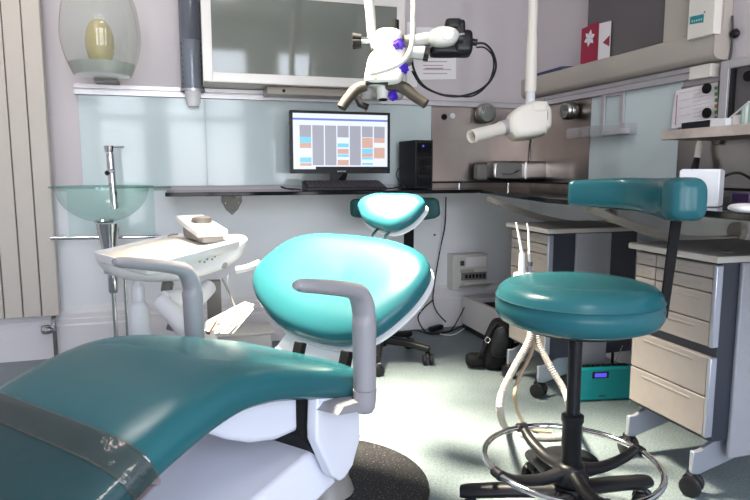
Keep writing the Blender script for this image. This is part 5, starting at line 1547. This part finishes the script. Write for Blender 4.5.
MB().lathe([(0.0005, 0.44), (0.17, 0.44), (0.185, 0.455), (0.185, 0.49), (0.165, 0.505), (0.0005, 0.51)], s2, seg=48).build('seat', 'dteal', s2t)
q0_, q1_ = aty(409, 245, 2.960), aty(409, 215, 2.960)
MB().box((q0_.x - 0.026, 2.960, 0.42), (q0_.x + 0.026, 2.968, q1_.z)).build('backrest_post', 'blackm', s2t)
MB().box((q0_.x - 0.026, 2.960, 0.415), (q0_.x + 0.02, s2.y, 0.425)).build('backrest_bracket', 'blackm', s2t)
tapered([aty(352, 208, 2.900), aty(356, 208, 2.910), aty(380, 209, 2.950), aty(400, 209, 2.960), aty(420, 209, 2.940), aty(434, 208, 2.900), aty(439, 207.5, 2.880)], [0.008, 0.02, 0.022, 0.022, 0.022, 0.02, 0.008], [0.03, 0.045, 0.052, 0.055, 0.058, 0.052, 0.034], 'dteal', 'backrest', s2t)

# ------------------------------------------------------------------ lights
def light(name, kind, loc, energy, color=(1, 1, 1), size=0.5, size_y=None, target=None, spot=None, blend=0.5):
    ld = bpy.data.lights.new(name, kind); ld.energy = energy; ld.color = color
    if kind == 'AREA':
        ld.shape = 'RECTANGLE' if size_y else 'SQUARE'; ld.size = size
        if size_y: ld.size_y = size_y
    else:
        ld.shadow_soft_size = size
    if kind == 'SPOT':
        ld.spot_size = math.radians(spot); ld.spot_blend = blend
    o = bpy.data.objects.new(name, ld); COL.objects.link(o); o.location = loc
    if target is not None:
        o.rotation_euler = (V(target) - V(loc)).to_track_quat('-Z', 'Y').to_euler()
    return o


w = bpy.data.worlds.new('sky'); sc.world = w; w.use_nodes = True
bgn = w.node_tree.nodes['Background']
tc = w.node_tree.nodes.new('ShaderNodeTexCoord'); sep = w.node_tree.nodes.new('ShaderNodeSeparateXYZ'); rp = w.node_tree.nodes.new('ShaderNodeValToRGB')
w.node_tree.links.new(tc.outputs['Generated'], sep.inputs[0]); w.node_tree.links.new(sep.outputs['Z'], rp.inputs['Fac']); w.node_tree.links.new(rp.outputs['Color'], bgn.inputs['Color'])
rp.color_ramp.elements[0].position = 0.0; rp.color_ramp.elements[0].color = (0.66, 0.66, 0.68, 1)
rp.color_ramp.elements[1].position = 0.25; rp.color_ramp.elements[1].color = (0.78, 0.86, 1.0, 1)
WORLD = 14.0
bgn.inputs['Strength'].default_value = WORLD
for n, (a, b) in enumerate(wins):
    o = light('daylight_portal', 'AREA', ((a + b) / 2, YF - 0.13, (WZ0 + WZ1) / 2), 1, size=b - a, size_y=WZ1 - WZ0, target=((a + b) / 2, 0, (WZ0 + WZ1) / 2))
    o.data.cycles.is_portal = True
# ceiling panels
def ceiling_light(x, y, e, label):
    t = thing('ceiling_light', label, 'light', (x, y, ZC - 0.05), 0, 'ceiling panel lights')
    MB().box((x - 0.32, y - 0.32, ZC - 0.03), (x + 0.32, y + 0.32, ZC - 0.001)).build('frame', 'white', t, bevel=0.004)
    MB().box((x - 0.28, y - 0.28, ZC - 0.034), (x + 0.28, y + 0.28, ZC - 0.03)).build('diffuser', 'lamp', t, smooth=False)
    light('panel_lamp', 'AREA', (x, y, ZC - 0.04), e, (1.0, 0.95, 0.90), size=0.56, target=(x, y, 0))


ceiling_light(-0.75, 2.3, 11, 'square ceiling panel light on the left side')
ceiling_light(0.3, -0.5, 7, 'added square ceiling panel brightening back wall, nearer windows')  # unseen second panel, added to brighten the lower back wall
# dental operating light on ceiling
LP = V((0.22, 2.12, 2.25)); LT = V((0.56, 1.88, 0.5))
ol_ = thing('operating_light', 'round ceiling dental operating light above the chair', 'lamp', (LP.x, LP.y, ZC))
MB().cyl((LP.x, LP.y, 2.3), (LP.x, LP.y, ZC - 0.01), 0.02).build('stem', 'white', ol_)
MB().lathe([(0.0005, 2.33), (0.08, 2.33), (0.13, 2.29), (0.14, 2.255), (0.135, 2.255), (0.12, 2.285), (0.0005, 2.30)], (LP.x, LP.y, 0)).build('lamp_head', 'white', ol_)
light('operating_spot', 'SPOT', LP + V((0, 0, 0.0)), 2100, (1.0, 0.89, 0.68), size=0.2, target=LT, spot=50, blend=1.0)

sc.view_settings.view_transform = 'Standard'
sc.view_settings.look = 'None'
sc.view_settings.gamma = 1.0
sc.view_settings.exposure = 0.18
try:
    sc.cycles.use_denoising = True
    sc.cycles.max_bounces = 8
    sc.cycles.transparent_max_bounces = 12
    sc.cycles.sample_clamp_indirect = 6.0
except Exception:
    pass
